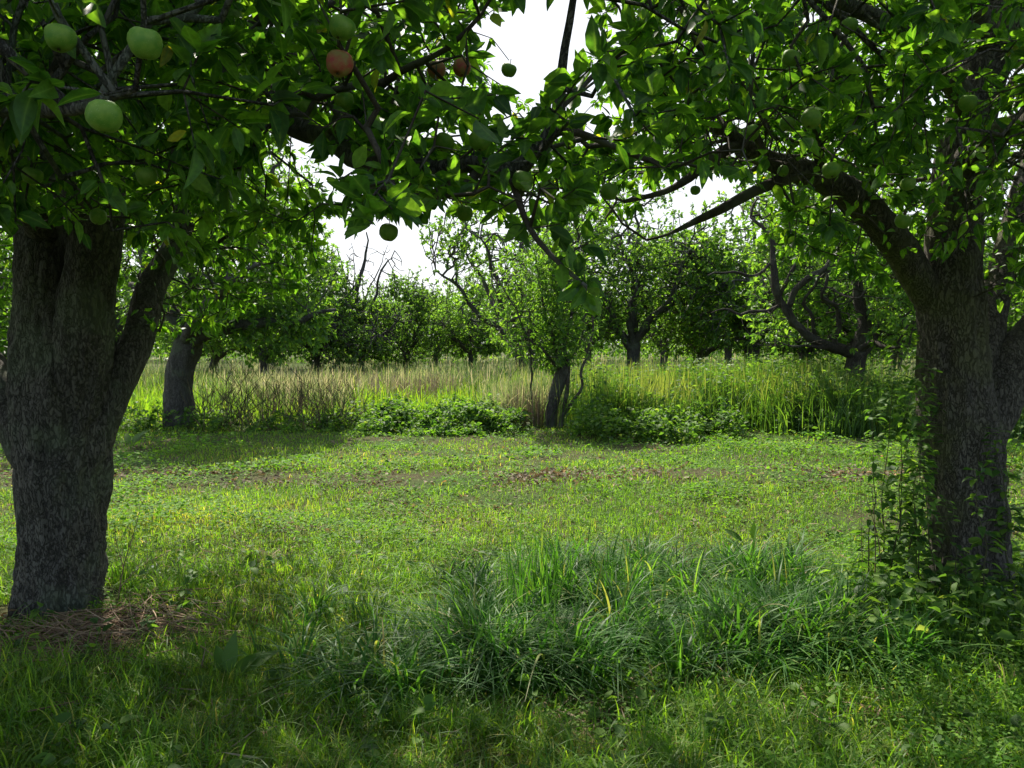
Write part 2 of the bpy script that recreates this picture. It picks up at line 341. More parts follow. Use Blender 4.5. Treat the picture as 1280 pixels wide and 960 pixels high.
def make_tree(name, loc, label, catg, group, trunks, limbs, attr, leafL=.08, density=1.0, ring=(48, 20), rough=.16, bark=None, twig=None, leafm=None,
              keep=None, lod=None, seg=.14, r0=.0021, step=.06, rng=RNG, tstep=.03, prof=T_MID, per_tip=6, wid=.52, bare=None, maxrad=.03, tw=.9):
    loc = np.asarray(loc, float)
    root = empty(name, loc, label, catg, group)
    bark = bark or M_BARK; twig = twig or M_TWIG; leafm = leafm or M_LEAF
    parts = []
    for i, t in enumerate(trunks):
        t = catmull(t, tstep); t[:, 3] *= tw; V, F = tube(t, ring[0], rough, 3 + i, True); parts.append((V - loc, F))
    V, F, _ = cat(parts); link("trunk", mesh_np("trunk", V, F, bark), root)
    LC = [catmull(l, step) for l in limbs]
    if step > .08:
        for l in LC:
            d = np.zeros((len(l), 3)); w_ = np.linspace(0, 1, len(l)) ** .5
            for f_, a_ in ((2.2, .30), (5.5, .10)):
                d += (np.c_[vnoise(l[:, :3], f_, 31), vnoise(l[:, :3], f_, 32), vnoise(l[:, :3], f_, 33)] - .5) * a_
            l[:, :3] += d * w_[:, None]; l[:, 3] *= .82 * (1 + .35 * (vnoise(l[:, :3], 7, 34) - .5))
    P, par, rad, lid, n0, cnt, tips = grow(LC, attr, seg=seg, rng=rng, step=step)
    N = len(P)
    rad[n0:] = np.minimum(r0 * np.maximum(cnt[n0:], 1) ** .48, maxrad)
    for i in range(n0, N):
        if par[i] >= 0 and rad[i] > rad[par[i]]: rad[i] = rad[par[i]]
    for li, l in enumerate(LC):
        V, F = tube(l, max(8, ring[1] if l[0, 3] > .04 else ring[1] // 2), rough * .8, 20 + li, True)
        pt = [(V - loc, F)]
        idx = np.where((lid == li) & (np.arange(N) >= n0))[0]
        if len(idx):
            big = idx[rad[idx] > .006]; sm = idx[rad[idx] <= .006]
            for q, k in ((big, 7), (sm, 3)):
                if len(q):
                    v, f = edges_mesh(P, par, rad, q, k); pt.append((v - loc, f))
        V, F, _ = cat(pt); link("branch", mesh_np("branch", V, F, bark if l[0, 3] > .05 else twig), root)
    # leaves on fine twigs
    fine = np.where((np.arange(N) >= n0) & (cnt <= 5))[0]
    if bare is not None: fine = fine[~bare(P[fine])]
    tipm = np.zeros(N, bool); tipm[tips] = True
    nl = np.where(tipm[fine], per_tip, 1.6) * density
    nl = np.floor(nl + rng.random(len(fine))).astype(int)
    src = np.repeat(fine, nl); n = len(src)
    T = unit(P[src] - P[np.maximum(par[src], 0)])
    O = unit(rng.normal(0, 1, (n, 3)))
    tt = tipm[src][:, None]
    D = unit(T * np.where(tt, .75, .35) + O * .85 + np.array([0, 0, -.10]))
    Nn = unit(np.array([0, 0, 1.0]) * .9 + rng.normal(0, .55, (n, 3)))
    Pp = P[src] + D * .012 - T * (rng.random((n, 1)) * seg * .35)
    L = leafL * rng.uniform(.42, 1.3, n)
    if keep is not None:
        k = keep(Pp + D * L[:, None] * .5); Pp, D, Nn, L = Pp[k], D[k], Nn[k], L[k]
    if lod is None: groups = [(np.ones(len(Pp), bool), prof)]
    else: m = lod(Pp); groups = [(m, T_NEAR), (~m, prof)]
    pt = []
    for m, pr in groups:
        if m.any():
            v, f, a = leaves(Pp[m], D[m], Nn[m], L[m], pr, wid, rng=rng); pt.append((v - loc, f, a))
    V, F, A = cat(pt); cr = link("crown", mesh_np("crown", V, F, leafm, A, rib=lod is not None), root)
    return root, len(Pp)
def ellip(c, r, n, rng=RNG, hollow=0.0):
    p = unit(rng.normal(0, 1, (n, 3))); q = (hollow + (1 - hollow) * rng.random(n)) ** (1 / 2.2)
    return np.array(c) + p * q[:, None] * np.array(r)

# ------------------------------------------------------------ setting: ground
xs = np.concatenate([-np.geomspace(20, 900, 30)[::-1], np.linspace(-19, 19, 160), np.geomspace(20, 900, 30)])
ys = np.concatenate([-np.geomspace(3, 500, 20)[::-1], np.linspace(-2, 40, 220), np.geomspace(41, 1500, 40)])
X, Y = np.meshgrid(xs, ys); G = np.c_[X.ravel(), Y.ravel()]; Z = gz(G)
nx = len(xs); i, j = np.meshgrid(np.arange(len(ys) - 1), np.arange(nx - 1), indexing='ij'); a = (i * nx + j).ravel()
tag(link("ground", mesh_np("ground", np.c_[G, Z], np.c_[a, a + 1, a + nx + 1, a + nx], M_GROUND)), kind='structure')

# ------------------------------------------------------------ apples (positions, sizes)
APPLES = [  # px, py, diameter px, tree, blushed, label
    (75, 48, 42, 'L', 0, "big green apple at the far upper left corner among dark leaves"),
    (182, 55, 45, 'L', 0, "large green apple half covered by leaves, right of the upper left corner apple"),
    (131, 146, 47, 'L', 0, "largest pale green apple hanging above the left trunk"),
    (183, 221, 26, 'L', 0, "small round green apple hanging just above the fork of the left trunk, right side"),
    (148, 82, 19, 'L', 0, "tiny green apple between the two big upper left apples"),
    (40, 220, 24, 'L', 0, "dim green apple at the left edge in front of the left trunk top"),
    (123, 271, 21, 'L', 0, "dim green apple lowest in front of the left trunk"),
    (424, 80, 34, 'L', 1, "rosy red apple under the leaves left of the sky gap"),
    (430, 127, 26, 'L', 0, "shaded green apple just below the rosy red apple"),
    (384, 137, 24, 'L', 0, "green apple tucked in leaves lower left of the rosy red apple"),
    (427, 35, 36, 'L', 0, "dark green apple above the rosy red apple at the top edge"),
    (577, 85, 24, 'L', 1, "reddish apple with a dark blossom end, right one of a pair"),
    (546, 88, 22, 'L', 1, "pinkish apple, left one of the pair near the top of the middle branch"),
    (636, 88, 19, 'L', 0, "small green apple beside the left rim of the upper sky gap"),
    (600, 176, 28, 'L', 0, "green apple sitting on top of the crossing branch, right of its neighbour"),
    (555, 178, 25, 'L', 0, "green apple on top of the crossing branch, left of its neighbour"),
    (653, 226, 27, 'L', 0, "green apple right below the crossing branch where it turns up"),
    (682, 236, 21, 'L', 0, "dark green apple half behind a leaf under the turn of the branch"),
    (638, 258, 20, 'L', 0, "small green apple hanging under the branch between two leaves"),
    (581, 267, 22, 'L', 0, "green apple hanging alone against the white sky"),
    (486, 291, 24, 'L', 0, "green apple peeping out below a drooping spray of big dark leaves"),
    (762, 240, 22, 'L', 0, "green apple hanging right of the branch before sunlit foliage"),
    (1210, 129, 21, 'R', 0, "bright green apple hanging before the upper stem of the right tree"),
    (1014, 149, 25, 'R', 0, "pale green apple over the arching bough of the right tree"),
    (984, 155, 20, 'R', 0, "half hidden green apple left of the pale one above the arching bough"),
    (939, 166, 20, 'R', 0, "green apple near the left end of the right tree's arching bough"),
    (1039, 213, 22, 'R', 0, "green apple hanging right in front of the right tree's arching bough"),
    (979, 214, 14, 'R', 0, "small green apple on the underside of the arching bough"),
    (1129, 277, 19, 'R', 0, "dim green apple beside the right trunk above the limb fork"),
    (1135, 230, 18, 'R', 0, "blurred green apple between the arching bough and the right stem"),
    (988, 73, 22, 'R', 0, "yellowish green apple high in the right tree's foliage"),
    (1062, 33, 20, 'R', 0, "green apple at the top edge of the right tree's foliage"),
    (869, 238, 13, 'R', 0, "little green apple before the small right hand sky gap"),
]
AP = []
for (px, py, d, tr, red, lab) in APPLES:
    dia = .062 if d > 18 else .052
    Yd = min(FPX * dia / d, 4.3 if tr == 'R' else 4.2)
    c = W(px, py, Yd); AP.append((c, (.92 if d > 35 else 1.04) * dia / 2 * (Yd * d / FPX / dia), tr, red, lab, (px, py, d, Yd)))
SHOW = [([(1152, 372), (1118, 302), (1080, 258), (1035, 226), (985, 208), (940, 190), (905, 165)], 27, 4.75, .88), ([(1000, 215), (945, 238), (868, 277), (808, 300)], 14, 4.1, .9), ([(922, 180), (862, 222), (780, 252)], 11, 3.7, .7),
    ([(1188, 420), (1190, 310), (1200, 210), (1222, 110), (1245, 30)], 38, 4.7, .72), ([(1245, 400), (1262, 300), (1290, 200)], 20, 5.2, .6), ([(330, 125), (400, 172), (450, 202), (520, 208), (640, 213), (676, 186), (698, 140), (706, 60), (718, -10)], 13, 2.6, .45),
    ([(660, 280), (672, 300), (705, 335), (733, 358)], 8, 2.1, .8), ([(150, 470), (172, 425), (192, 360), (212, 300)], 24, 5.0, .5), ([(20, 330), (150, 330)], 62, 4.6, .85)]
def keep_apples(Q):
    px, py, zc = proj(Q); ok = np.ones(len(Q), bool)
    for pl, r, dm, pr in SHOW:
        d = np.full(len(Q), 1e9); C = np.array(pl, float)
        for a, b in zip(C[:-1], C[1:]):
            t = np.clip(((px - a[0]) * (b - a)[0] + (py - a[1]) * (b - a)[1]) / np.sum((b - a) ** 2), 0, 1); d = np.fmin(d, np.hypot(px - a[0] - t * (b - a)[0], py - a[1] - t * (b - a)[1]))
        ok &= ~((d < r) & (zc < dm + .1) & (zc > 1.9 if r > 20 else zc > 0) & (RNG.random(len(Q)) < pr))
    for c, r, tr, red, lab, (ax, ay, d, Yd) in AP:
        m = (np.hypot(px - ax, (py - ay)) < d * .6 + 14) & (zc < Yd + .05)
        ok &= ~(m & (RNG.random(len(Q)) < .975))
        ok &= np.linalg.norm(Q - c, axis=1) > r * 1.3
    ok &= np.linalg.norm(Q - np.array([0, 0, EYE]), axis=1) > 1.15
    return ok

# ------------------------------------------------------------ near trees
def gapf(P, noise=.5):
    """openings between the two crowns: returns probability of keeping a point"""
    px, py, zc = proj(P); k = np.ones(len(P)); nn = (fbm(P, 2.2, 2, 3) - .5) * noise
    def el(cx, cy, rx, ry, soft=.25, low=.0):
        d = np.sqrt(((px - cx) / rx) ** 2 + ((py - cy) / ry) ** 2) + nn
        return np.where(np.isnan(d), 1, np.clip((d - 1) / soft, low, 1))
    k *= np.where((px > 430) & (px < 800) & (py > -60), .62, 1); k *= el(668, 55, 66, 68); k *= el(400, 205, 55, 40, low=.1); k *= el(735, 20, 45, 40, low=.3); k *= el(560, 330, 130, 62); k *= el(470, 350, 110, 50)
    k *= el(885, 265, 85, 42); k *= el(600, 150, 60, 30, low=.35); k *= el(385, 215, 60, 55, low=.25); k *= el(720, 130, 55, 45, low=.3)
    return k
EDGE_L = ([-400, 0, 60, 150, 200, 300, 380, 440, 520, 560, 640, 700, 740, 780, 900, 1300], [300, 310, 290, 290, 330, 310, 270, 265, 275, 265, 300, 330, 330, 270, 220, 150])
EDGE_R = ([400, 700, 760, 860, 900, 1000, 1100, 1150, 1200, 1280, 1500], [100, 230, 275, 265, 265, 320, 360, 350, 360, 440, 440])
def carve(P, edge):
    px, py, zc = proj(P)
    e = np.interp(np.nan_to_num(px, nan=0), *edge) + (fbm(P, 3, 2, 8) - .5) * 60
    below = (py > e) & (zc > .1)
    k = gapf(P) * np.where(below, 0, 1)
    return P[(RNG.random(len(P)) < k)]
def w4(px, py, Yd, wpx): return np.r_[W(px, py, Yd), wpx * Yd / FPX / 2]
LB = W(75, 768, 4.62); LB[2] = g1(LB[0], LB[1]) - .02
YL = 4.62
trL = [np.array([np.r_[LB + [0, 0, -.15], .36], np.r_[LB + [0, 0, .03], .315], w4(79, 700, YL, 118), w4(80, 620, YL, 124), w4(78, 550, YL, 132), w4(72, 480, YL, 132), w4(60, 400, YL, 92), w4(55, 300, YL + .05, 80), w4(45, 150, YL + .15, 66), w4(25, -20, YL + .25, 55), w4(0, -200, YL + .3, 38)]),
       np.array([w4(80, 660, YL + .03, 60), w4(88, 560, YL - .0, 88), w4(98, 470, YL - .05, 92), w4(108, 390, YL - .05, 82), w4(118, 300, YL - .05, 74), w4(130, 180, YL - .1, 62), w4(150, 80, YL - .15, 56)])]
lmL = [np.array([w4(150, 90, YL - .15, 54), w4(180, 40, 4.3, 48), w4(225, 50, 3.9, 42), w4(275, 88, 3.4, 38), w4(335, 118, 3.0, 32), w4(372, 158, 2.85, 31), w4(410, 172, 2.72, 26), w4(450, 203, 2.55, 22), w4(500, 199, 2.42, 19), w4(545, 212, 2.36, 21), w4(590, 204, 2.32, 19), w4(640, 214, 2.28, 24), w4(668, 190, 2.22, 19), w4(694, 158, 2.18, 19), w4(700, 110, 2.15, 14), w4(706, 60, 2.1, 10), w4(718, -10, 2.05, 8), w4(722, -90, 2.0, 5)]),
       np.array([w4(692, 165, 2.2, 12), w4(720, 165, 2.25, 10), w4(760, 180, 2.35, 8), w4(810, 200, 2.4, 7), w4(858, 205, 2.45, 4)]),
       np.array([w4(700, 135, 2.17, 9), w4(728, 108, 2.25, 7), w4(760, 80, 2.35, 6), w4(810, 60, 2.5, 4)]),
       np.array([w4(600, 212, 2.32, 14), w4(570, 240, 2.2, 9), w4(520, 246, 2.0, 9), w4(470, 232, 1.8, 8), w4(440, 240, 1.65, 5)]),
       np.array([w4(640, 225, 2.26, 9), w4(655, 270, 2.2, 8), w4(672, 300, 2.15, 7), w4(705, 335, 2.1, 6), w4(733, 358, 2.05, 5)]),
       np.array([w4(84, 640, YL + .05, 50), w4(110, 560, YL + .02, 54), w4(145, 482, 4.7, 44), w4(172, 425, 4.8, 40), w4(190, 360, 5.0, 34), w4(222, 300, 5.2, 28), w4(250, 200, 5.5, 26), w4(290, 100, 5.9, 18), w4(330, 0, 6.2, 12)]),
       np.array([w4(70, 640, YL + .05, 50), w4(45, 560, YL + .02, 60), w4(5, 490, 4.75, 52), w4(-40, 430, 4.9, 46), w4(-90, 340, 5.1, 38), w4(-150, 220, 5.4, 28), w4(-220, 80, 5.8, 18)]),
       np.array([w4(48, 170, YL + .12, 46), w4(0, 110, 4.1, 42), w4(-40, 110, 3.3, 44), w4(-10, 128, 2.5, 40), w4(40, 133, 1.9, 28), w4(100, 136, 1.6, 14), w4(170, 110, 1.45, 8)]),
       np.array([w4(60, 300, 4.65, 40), w4(20, 215, 4.2, 36), w4(-30, 160, 3.7, 34), w4(-150, 60, 3.0, 34), w4(-260, -150, 2.2, 28)]),
       np.array([w4(30, 10, YL + .2, 46), w4(90, -120, 4.2, 36), w4(180, -300, 3.6, 30), w4(260, -560, 2.9, 24)]),
       np.array([w4(20, -30, YL + .25, 40), w4(-60, -170, 4.9, 30), w4(-160, -240, 5.6, 20), w4(-200, -260, 6.4, 12)]),
       np.array([w4(275, 80, 3.4, 22), w4(330, 20, 3.0, 20), w4(400, -60, 2.6, 18), w4(470, -220, 2.2, 14), w4(560, -480, 1.8, 10)]),
       np.array([w4(410, 175, 2.72, 16), w4(450, 130, 2.5, 12), w4(500, 90, 2.35, 9), w4(560, 60, 2.25, 7), w4(600, 20, 2.2, 5)])]
RB = W(1212, 748, 4.75); RB[2] = g1(RB[0], RB[1]) - .02
YR = 4.75
trR = [np.array([np.r_[RB + [0, 0, -.15], .31], np.r_[RB + [0, 0, .03], .27], w4(1212, 690, YR, 98), w4(1207, 610, YR, 98), w4(1196, 520, YR, 100), w4(1190, 440, YR, 90), w4(1188, 380, YR, 84), w4(1190, 310, YR, 68), w4(1198, 210, YR - .05, 62), w4(1225, 110, YR - .1, 62), w4(1252, 20, YR - .15, 56), w4(1265, -120, YR - .1, 42), w4(1270, -260, YR, 26)])]
lmR = [np.array([w4(1186, 430, YR, 30), w4(1170, 385, YR, 42), w4(1146, 346, 4.7, 42), w4(1118, 302, 4.6, 41), w4(1080, 258, 4.5, 38), w4(1035, 226, 4.35, 36), w4(985, 210, 4.2, 28), w4(940, 190, 4.1, 22), w4(905, 165, 4.0, 16), w4(870, 150, 3.8, 10), w4(820, 120, 3.6, 7)]),
       np.array([w4(1000, 215, 4.2, 16), w4(945, 238, 4.15, 14), w4(900, 262, 4.1, 12), w4(868, 277, 4.1, 9), w4(835, 293, 4.1, 4), w4(808, 300, 4.1, 3)]),
       np.array([w4(922, 180, 4.05, 15), w4(890, 198, 3.9, 14), w4(862, 222, 3.8, 11), w4(830, 240, 3.7, 8), w4(780, 252, 3.6, 5)]),
       np.array([w4(1208, 680, YR, 46), w4(1214, 590, YR, 60), w4(1232, 520, 4.8, 62), w4(1262, 462, 4.85, 58), w4(1310, 400, 4.95, 50), w4(1390, 290, 5.1, 40), w4(1470, 120, 5.4, 28), w4(1520, -60, 5.8, 16)]),
       np.array([w4(1225, 470, 4.85, 44), w4(1240, 390, 5.0, 36), w4(1262, 300, 5.2, 30), w4(1290, 200, 5.4, 24), w4(1330, 60, 5.8, 16), w4(1350, -60, 6.2, 10)]),
       np.array([w4(1200, 215, 4.7, 40), w4(1232, 175, 4.4, 32), w4(1285, 150, 4.0, 28), w4(1360, 100, 3.4, 26), w4(1420, 0, 2.7, 24), w4(1430, -180, 2.1, 20)]),
       np.array([w4(1215, 140, 4.65, 30), w4(1160, 60, 4.1, 24), w4(1090, 20, 3.5, 20), w4(1000, -20, 3.0, 18), w4(920, -90, 2.6, 14), w4(860, -200, 2.2, 10)]),
       np.array([w4(1240, 60, 4.6, 32), w4(1180, -60, 4.0, 28), w4(1120, -240, 3.2, 26), w4(1040, -520, 2.5, 20)]),
       np.array([w4(1260, -60, 4.6, 34), w4(1200, -160, 5.2, 26), w4(1120, -200, 5.9, 18), w4(1060, -200, 6.6, 10)]),
       np.array([w4(1085, 262, 4.5, 14), w4(1092, 200, 4.3, 11), w4(1090, 150, 4.2, 9), w4(1110, 110, 4.1, 8), w4(1160, 90, 4.0, 5)]),
       np.array([w4(1030, 228, 4.3, 14), w4(1020, 160, 4.1, 11), w4(1040, 90, 3.8, 9), w4(1045, 20, 3.6, 6)]),
       np.array([w4(960, 200, 4.1, 10), w4(925, 130, 3.7, 8), w4(880, 70, 3.4, 7), w4(850, 10, 3.2, 5)])]
rl = np.random.default_rng(5)
aL = np.concatenate([ellip((LB[0], LB[1] - .2, 3.15), (3.5, 3.9, 1.55), 6200, rl, .12), ellip((-1.6, 2.6, 2.55), (2.3, 1.9, .75), 2300, rl), ellip((-.2, 2.3, 2.35), (1.2, .9, .45), 560, rl)])
aL = np.vstack([aL, np.c_[rl.uniform(-5.5, .3, 2600), rl.uniform(2.0, 6.6, 2600), rl.uniform(3.3, 4.9, 2600)], np.c_[rl.uniform(-5, -.9, 1300), rl.uniform(1.8, 6.2, 1300), rl.uniform(3.0, 4.9, 1300)], [W(rl.uniform(400, 730), rl.uniform(130, 262), rl.uniform(1.9, 2.7)) for _ in range(330)]])  # boxes: leaf points added, mostly above the frame, for shade; then visible sprays
aL = aL[(aL[:, 2] > 1.72)]
aL = carve(aL, EDGE_L)
aL = aL[(aL[:, 0] < .95) & (np.linalg.norm(aL - [0, 0, EYE], axis=1) > 1.2)]
hang = [W(452, 262, 1.5), W(470, 240, 1.55), W(490, 262, 1.5), W(425, 225, 1.6), W(508, 245, 1.6), W(440, 215, 1.6), W(485, 225, 1.6), W(465, 280, 1.45),
        W(733, 365, 2.05), W(720, 345, 2.05), W(700, 325, 2.1), W(660, 285, 2.2), W(625, 262, 2.25), W(700, 280, 2.2), W(740, 300, 2.15), W(590, 245, 2.25),
        W(165, 340, 4.2), W(175, 385, 4.3), W(160, 320, 4.2), W(200, 330, 4.4), W(190, 400, 4.4), W(220, 370, 4.5)]
hang += [W(x_, rl.uniform(230, 415 - max(0, x_ - 260) * .5), rl.uniform(4.4, 6.2)) for x_ in rl.uniform(148, 400, 260)] + [W(rl.uniform(-30, 40), rl.uniform(250, 480), rl.uniform(4.9, 5.8)) for _ in range(90)]
aL = np.vstack([aL, hang, [c + [0, 0, r * 1.25] for c, r, tr, *_ in AP if tr == 'L']])
aR = np.concatenate([ellip((RB[0], RB[1] - .2, 3.3), (3.4, 3.9, 1.6), 6400, rl, .1), ellip((1.6, 3.4, 2.75), (1.9, 1.9, .8), 1500, rl)])
aR = np.vstack([aR, np.c_[rl.uniform(.2, 5.8, 1300), rl.uniform(2.0, 6.4, 1300), rl.uniform(3.6, 5.0, 1300)]])  # extra upper crown, mostly out of view, added to shade the foreground
aR = aR[(aR[:, 2] > 1.9) | (aR[:, 0] > 2.4)]; aR = aR[aR[:, 2] > 1.7]
aR = carve(aR, EDGE_R)
aR = aR[(aR[:, 0] > .25) & (np.linalg.norm(aR - [0, 0, EYE], axis=1) > 1.5)]
hr = [W(x, y, d) for x, y, d in ((1250, 390, 5.0), (1265, 360, 5.1), (1240, 420, 5.0), (1275, 330, 5.1), (1262, 440, 4.9), (1230, 350, 5.1))]
aR = np.vstack([aR, hr, [c + [0, 0, r * 1.25] for c, r, tr, *_ in AP if tr == 'R']])
def lod_near(P):
    px, py, zc = proj(P)
    return (zc > 0) & (zc < 4.2) & (px > -120) & (px < 1400) & (py > -120)
tl, n1 = make_tree("apple_tree", LB, "old apple tree with thick furrowed trunk at the left edge, its bough crossing overhead", "apple tree", "big apple trees nearest the viewer",
    trL, lmL, aL, .066, 1.25, keep=keep_apples, lod=lod_near, rng=rl, rough=.22, tw=.80, per_tip=8, ring=(110, 26), tstep=.018)
trr, n2 = make_tree("apple_tree", RB, "leaning forked apple tree at the right edge with leafy shoots round its dark trunk", "apple tree", "big apple trees nearest the viewer",
    trR, lmR, aR, .060, 1.5, keep=keep_apples, lod=lod_near, rng=rl, rough=.22, per_tip=8, ring=(110, 26), tstep=.018, bark=M_BARK_R)
print("near leaves", n1, n2)
# apples
def lathe(prof, ring=24):
    th = np.linspace(0, 2 * np.pi, ring, endpoint=False); V = np.array([[r * math.cos(a) * (1 + .02 * math.cos(5 * a)), r * math.sin(a) * (1 + .02 * math.cos(5 * a)), z] for r, z in prof for a in th])
    F = [[i * ring + j, i * ring + (j + 1) % ring, (i + 1) * ring + (j + 1) % ring, (i + 1) * ring + j] for i in range(len(prof) - 1) for j in range(ring)]
    return V, np.array(F)
pa = [(.001, -.80), (.1, -.82), (.2, -.88), (.34, -.93), (.55, -.86), (.78, -.62), (.94, -.28), (1, .08), (.96, .42), (.82, .70), (.60, .88), (.38, .93), (.2, .86), (.08, .74), (.001, .68)]
AV, AF = lathe(pa)
AV = AV + unit(AV) * ((fbm(AV, 1.1, 2, 3) - .5) * .22)[:, None]
fl = {0: mesh_np("apple", AV, AF, M_APG), 1: mesh_np("apple", AV, AF, M_APR)}
sv, sf = tube(np.array([[0, 0, .7, .05], [.02, 0, 1.0, .04], [.06, .03, 1.3, .045], [.1, .05, 1.6, .06]]), 6)
stemm = mesh_np("stem", sv, sf, M_TWIG)
cp = unit(np.array([[math.cos(a), math.sin(a), -.8] for a in np.linspace(0, 2 * np.pi, 6)[:5]]))
cv, cf, ca = leaves(np.tile([[0, 0, -.80]], (5, 1)), cp, np.tile([[0, 0, 1.]], (5, 1)), np.full(5, .2), T_MID, .5)
calm = mesh_np("calyx", cv, cf, M_DEAD, ca * .2)
for c, r, tr, red, lab, pxd in AP:
    o = link("apple", fl[red], None, c); r *= .96; o.scale = (r * RNG.uniform(.94, 1.04), r * RNG.uniform(.94, 1.04), r * RNG.uniform(.86, 1.0))
    o.rotation_euler = (RNG.uniform(-.35, .35), RNG.uniform(-.35, .35), RNG.uniform(0, 6)); tag(o, lab, "apple", "apples hanging from the branches")
    s = link("stem", stemm, o); k = link("calyx", calm, o)

# ------------------------------------------------------------ second row trees
def auto_limbs(rng, H=5.5, Rr=2.8, th=1.0, tr=.2, n=6, lean=0.0, upr=.5):
    """scaffold limbs in local coordinates"""
    T = np.array([[0, 0, -.15, tr * 1.25], [0, 0, .1, tr * 1.1], [lean * .3, 0, th * .5, tr * .95], [lean * .7, .02, th, tr], [lean, .03, th + .25, tr * .8]])
    L = []; a0 = rng.uniform(0, 6.28)
    for i in range(n):
        a = a0 + i * 2 * np.pi / n + rng.uniform(-.4, .4); d = np.array([math.cos(a), math.sin(a), 0]); s = np.array([-d[1], d[0], 0])
        e = Rr * rng.uniform(.5, .95); top = H * rng.uniform(.6, .9) * upr + (1 - upr) * rng.uniform(th + .6, H * .6); k = rng.uniform(-.4, .4)
        b = np.array([lean * .85, .02, th * rng.uniform(.8, 1.1)])
        pts = [np.r_[b, tr * .62], np.r_[b + d * e * .28 + s * k * .3 + [0, 0, (top - th) * .25], tr * .48], np.r_[b + d * e * .6 - s * k * .6 + [0, 0, (top - th) * .5], tr * .36],
               np.r_[b + d * e * .8 + s * k * .6 + [0, 0, (top - th) * .8], tr * .22], np.r_[b + d * e + [0, 0, (top - th)], tr * .1]]
        L.append(np.array(pts))
    L.append(np.array([[lean, .03, th, tr * .6], [lean * .8, .15, th + (H - th) * .3, tr * .45], [lean * 1.2, -.1, th + (H - th) * .6, tr * .28], [lean, .1, H * .88, tr * .1]]))
    return [T], L
def shift(A, loc): 
    B = [a.copy() for a in A]
    for b in B: b[:, :3] += loc
    return B
def crown_attr(rng, H, Rr, n, zlo, lobes=9, loc=(0, 0, 0), upright=False):
    """crown volume from overlapping uneven lobes"""
    out = []
    for i in range(lobes):
        a = rng.uniform(0, 6.28); q = math.sqrt(rng.random()) * Rr * .68; z = rng.uniform(zlo + .5, H - .9) if q < Rr * .4 else rng.uniform(zlo + .4, zlo + (H - zlo) * .6)
        s = rng.uniform(.75, 1.3) * Rr / 2.6
        out.append(ellip((q * math.cos(a), q * math.sin(a), z), (s, s, s * (1.4 if upright else .8)), n // (lobes + 2), rng))
    out.append(ellip((0, 0, (H + zlo) / 2), (Rr * .9, Rr * .9, (H - zlo) / 2 * .9), n // (lobes + 2) * 2, rng, .3))
    # upright water shoots
    k = 26
    for i in range(k):
        a = rng.uniform(0, 6.28); q = math.sqrt(rng.random()) * Rr * .7
        b = np.array([q * math.cos(a), q * math.sin(a), H * (.93 - .35 * (q / Rr) ** 2)]); m = 6
        out.append(b + np.linspace(0, 1, m)[:, None] * np.array([rng.uniform(-.15, .15), rng.uniform(-.15, .15), rng.uniform(.4, .95)]) - [0, 0, .5])
    A = np.concatenate(out); hole = vnoise(A, .9, 15) * .6 + vnoise(A, 1.9, 16) * .4; A = A[hole > .40]; return A[A[:, 2] > zlo + (vnoise(A, .8, 12) - .5) * 1.2] + np.array(loc)
r2 = np.random.default_rng(21)
# left second row
B = W(225, 530, 15.3); B[2] = g1(B[0], B[1]); Y2 = 15.3
T = [np.array([np.r_[B + [0, 0, -.2], .42], np.r_[B + [0, 0, .05], .36], w4(224, 500, Y2, 40), w4(226, 460, Y2, 38), w4(236, 430, Y2, 36), w4(240, 410, Y2, 28)])]
L = [np.array([w4(236, 432, Y2, 26), w4(270, 412, Y2 - .3, 20), w4(330, 408, Y2 - .5, 14), w4(385, 402, Y2 - .6, 9), w4(420, 385, Y2 - .6, 5)]),
     np.array([w4(238, 420, Y2, 26), w4(262, 380, Y2, 20), w4(280, 320, Y2 + .2, 15), w4(320, 260, Y2 + .3, 10), w4(350, 200, Y2 + .3, 5)]),
     np.array([w4(232, 425, Y2, 24), w4(200, 370, Y2 - .3, 20), w4(180, 300, Y2 - .4, 14), w4(150, 220, Y2 - .5, 8)]),
     np.array([w4(234, 425, Y2, 24), w4(235, 340, Y2 + .4, 18), w4(245, 260, Y2 + .9, 12), w4(250, 170, Y2 + 1.2, 6)]),
     np.array([w4(230, 430, Y2, 22), w4(210, 390, Y2 + 1, 16), w4(170, 350, Y2 + 2, 10)]),
     np.array([w4(232, 430, Y2, 22), w4(250, 390, Y2 - 1, 16), w4(290, 350, Y2 - 2, 10), w4(330, 330, Y2 - 2.3, 5)])]
A = crown_attr(r2, 6.6, 3.3, 8800, 1.75, 16, B + [.35, 0, 0])
lr = np.array([[.8 + q * 2.2, -.3 + r2.normal(0, .4), 2.1 + r2.normal(0, .25)] for q in r2.random(700)]) + B
px, py, zc = proj(A); A = A[~((py > 395 + (px - 300) * -.1) & (px > 260))]; px, py, zc = proj(A); A = A[px < 425]
make_tree("apple_tree", B, "apple tree just right behind the left trunk, stout dark stem, one limb held out right", "apple tree", "apple trees of the second row",
    T, L, np.vstack([A, lr]), .115, 1.0, (24, 12), .2, keep=None, lod=None, seg=.22, step=.12, rng=r2, tstep=.08, prof=T_FAR, per_tip=7, leafm=M_LEAF_FAR)
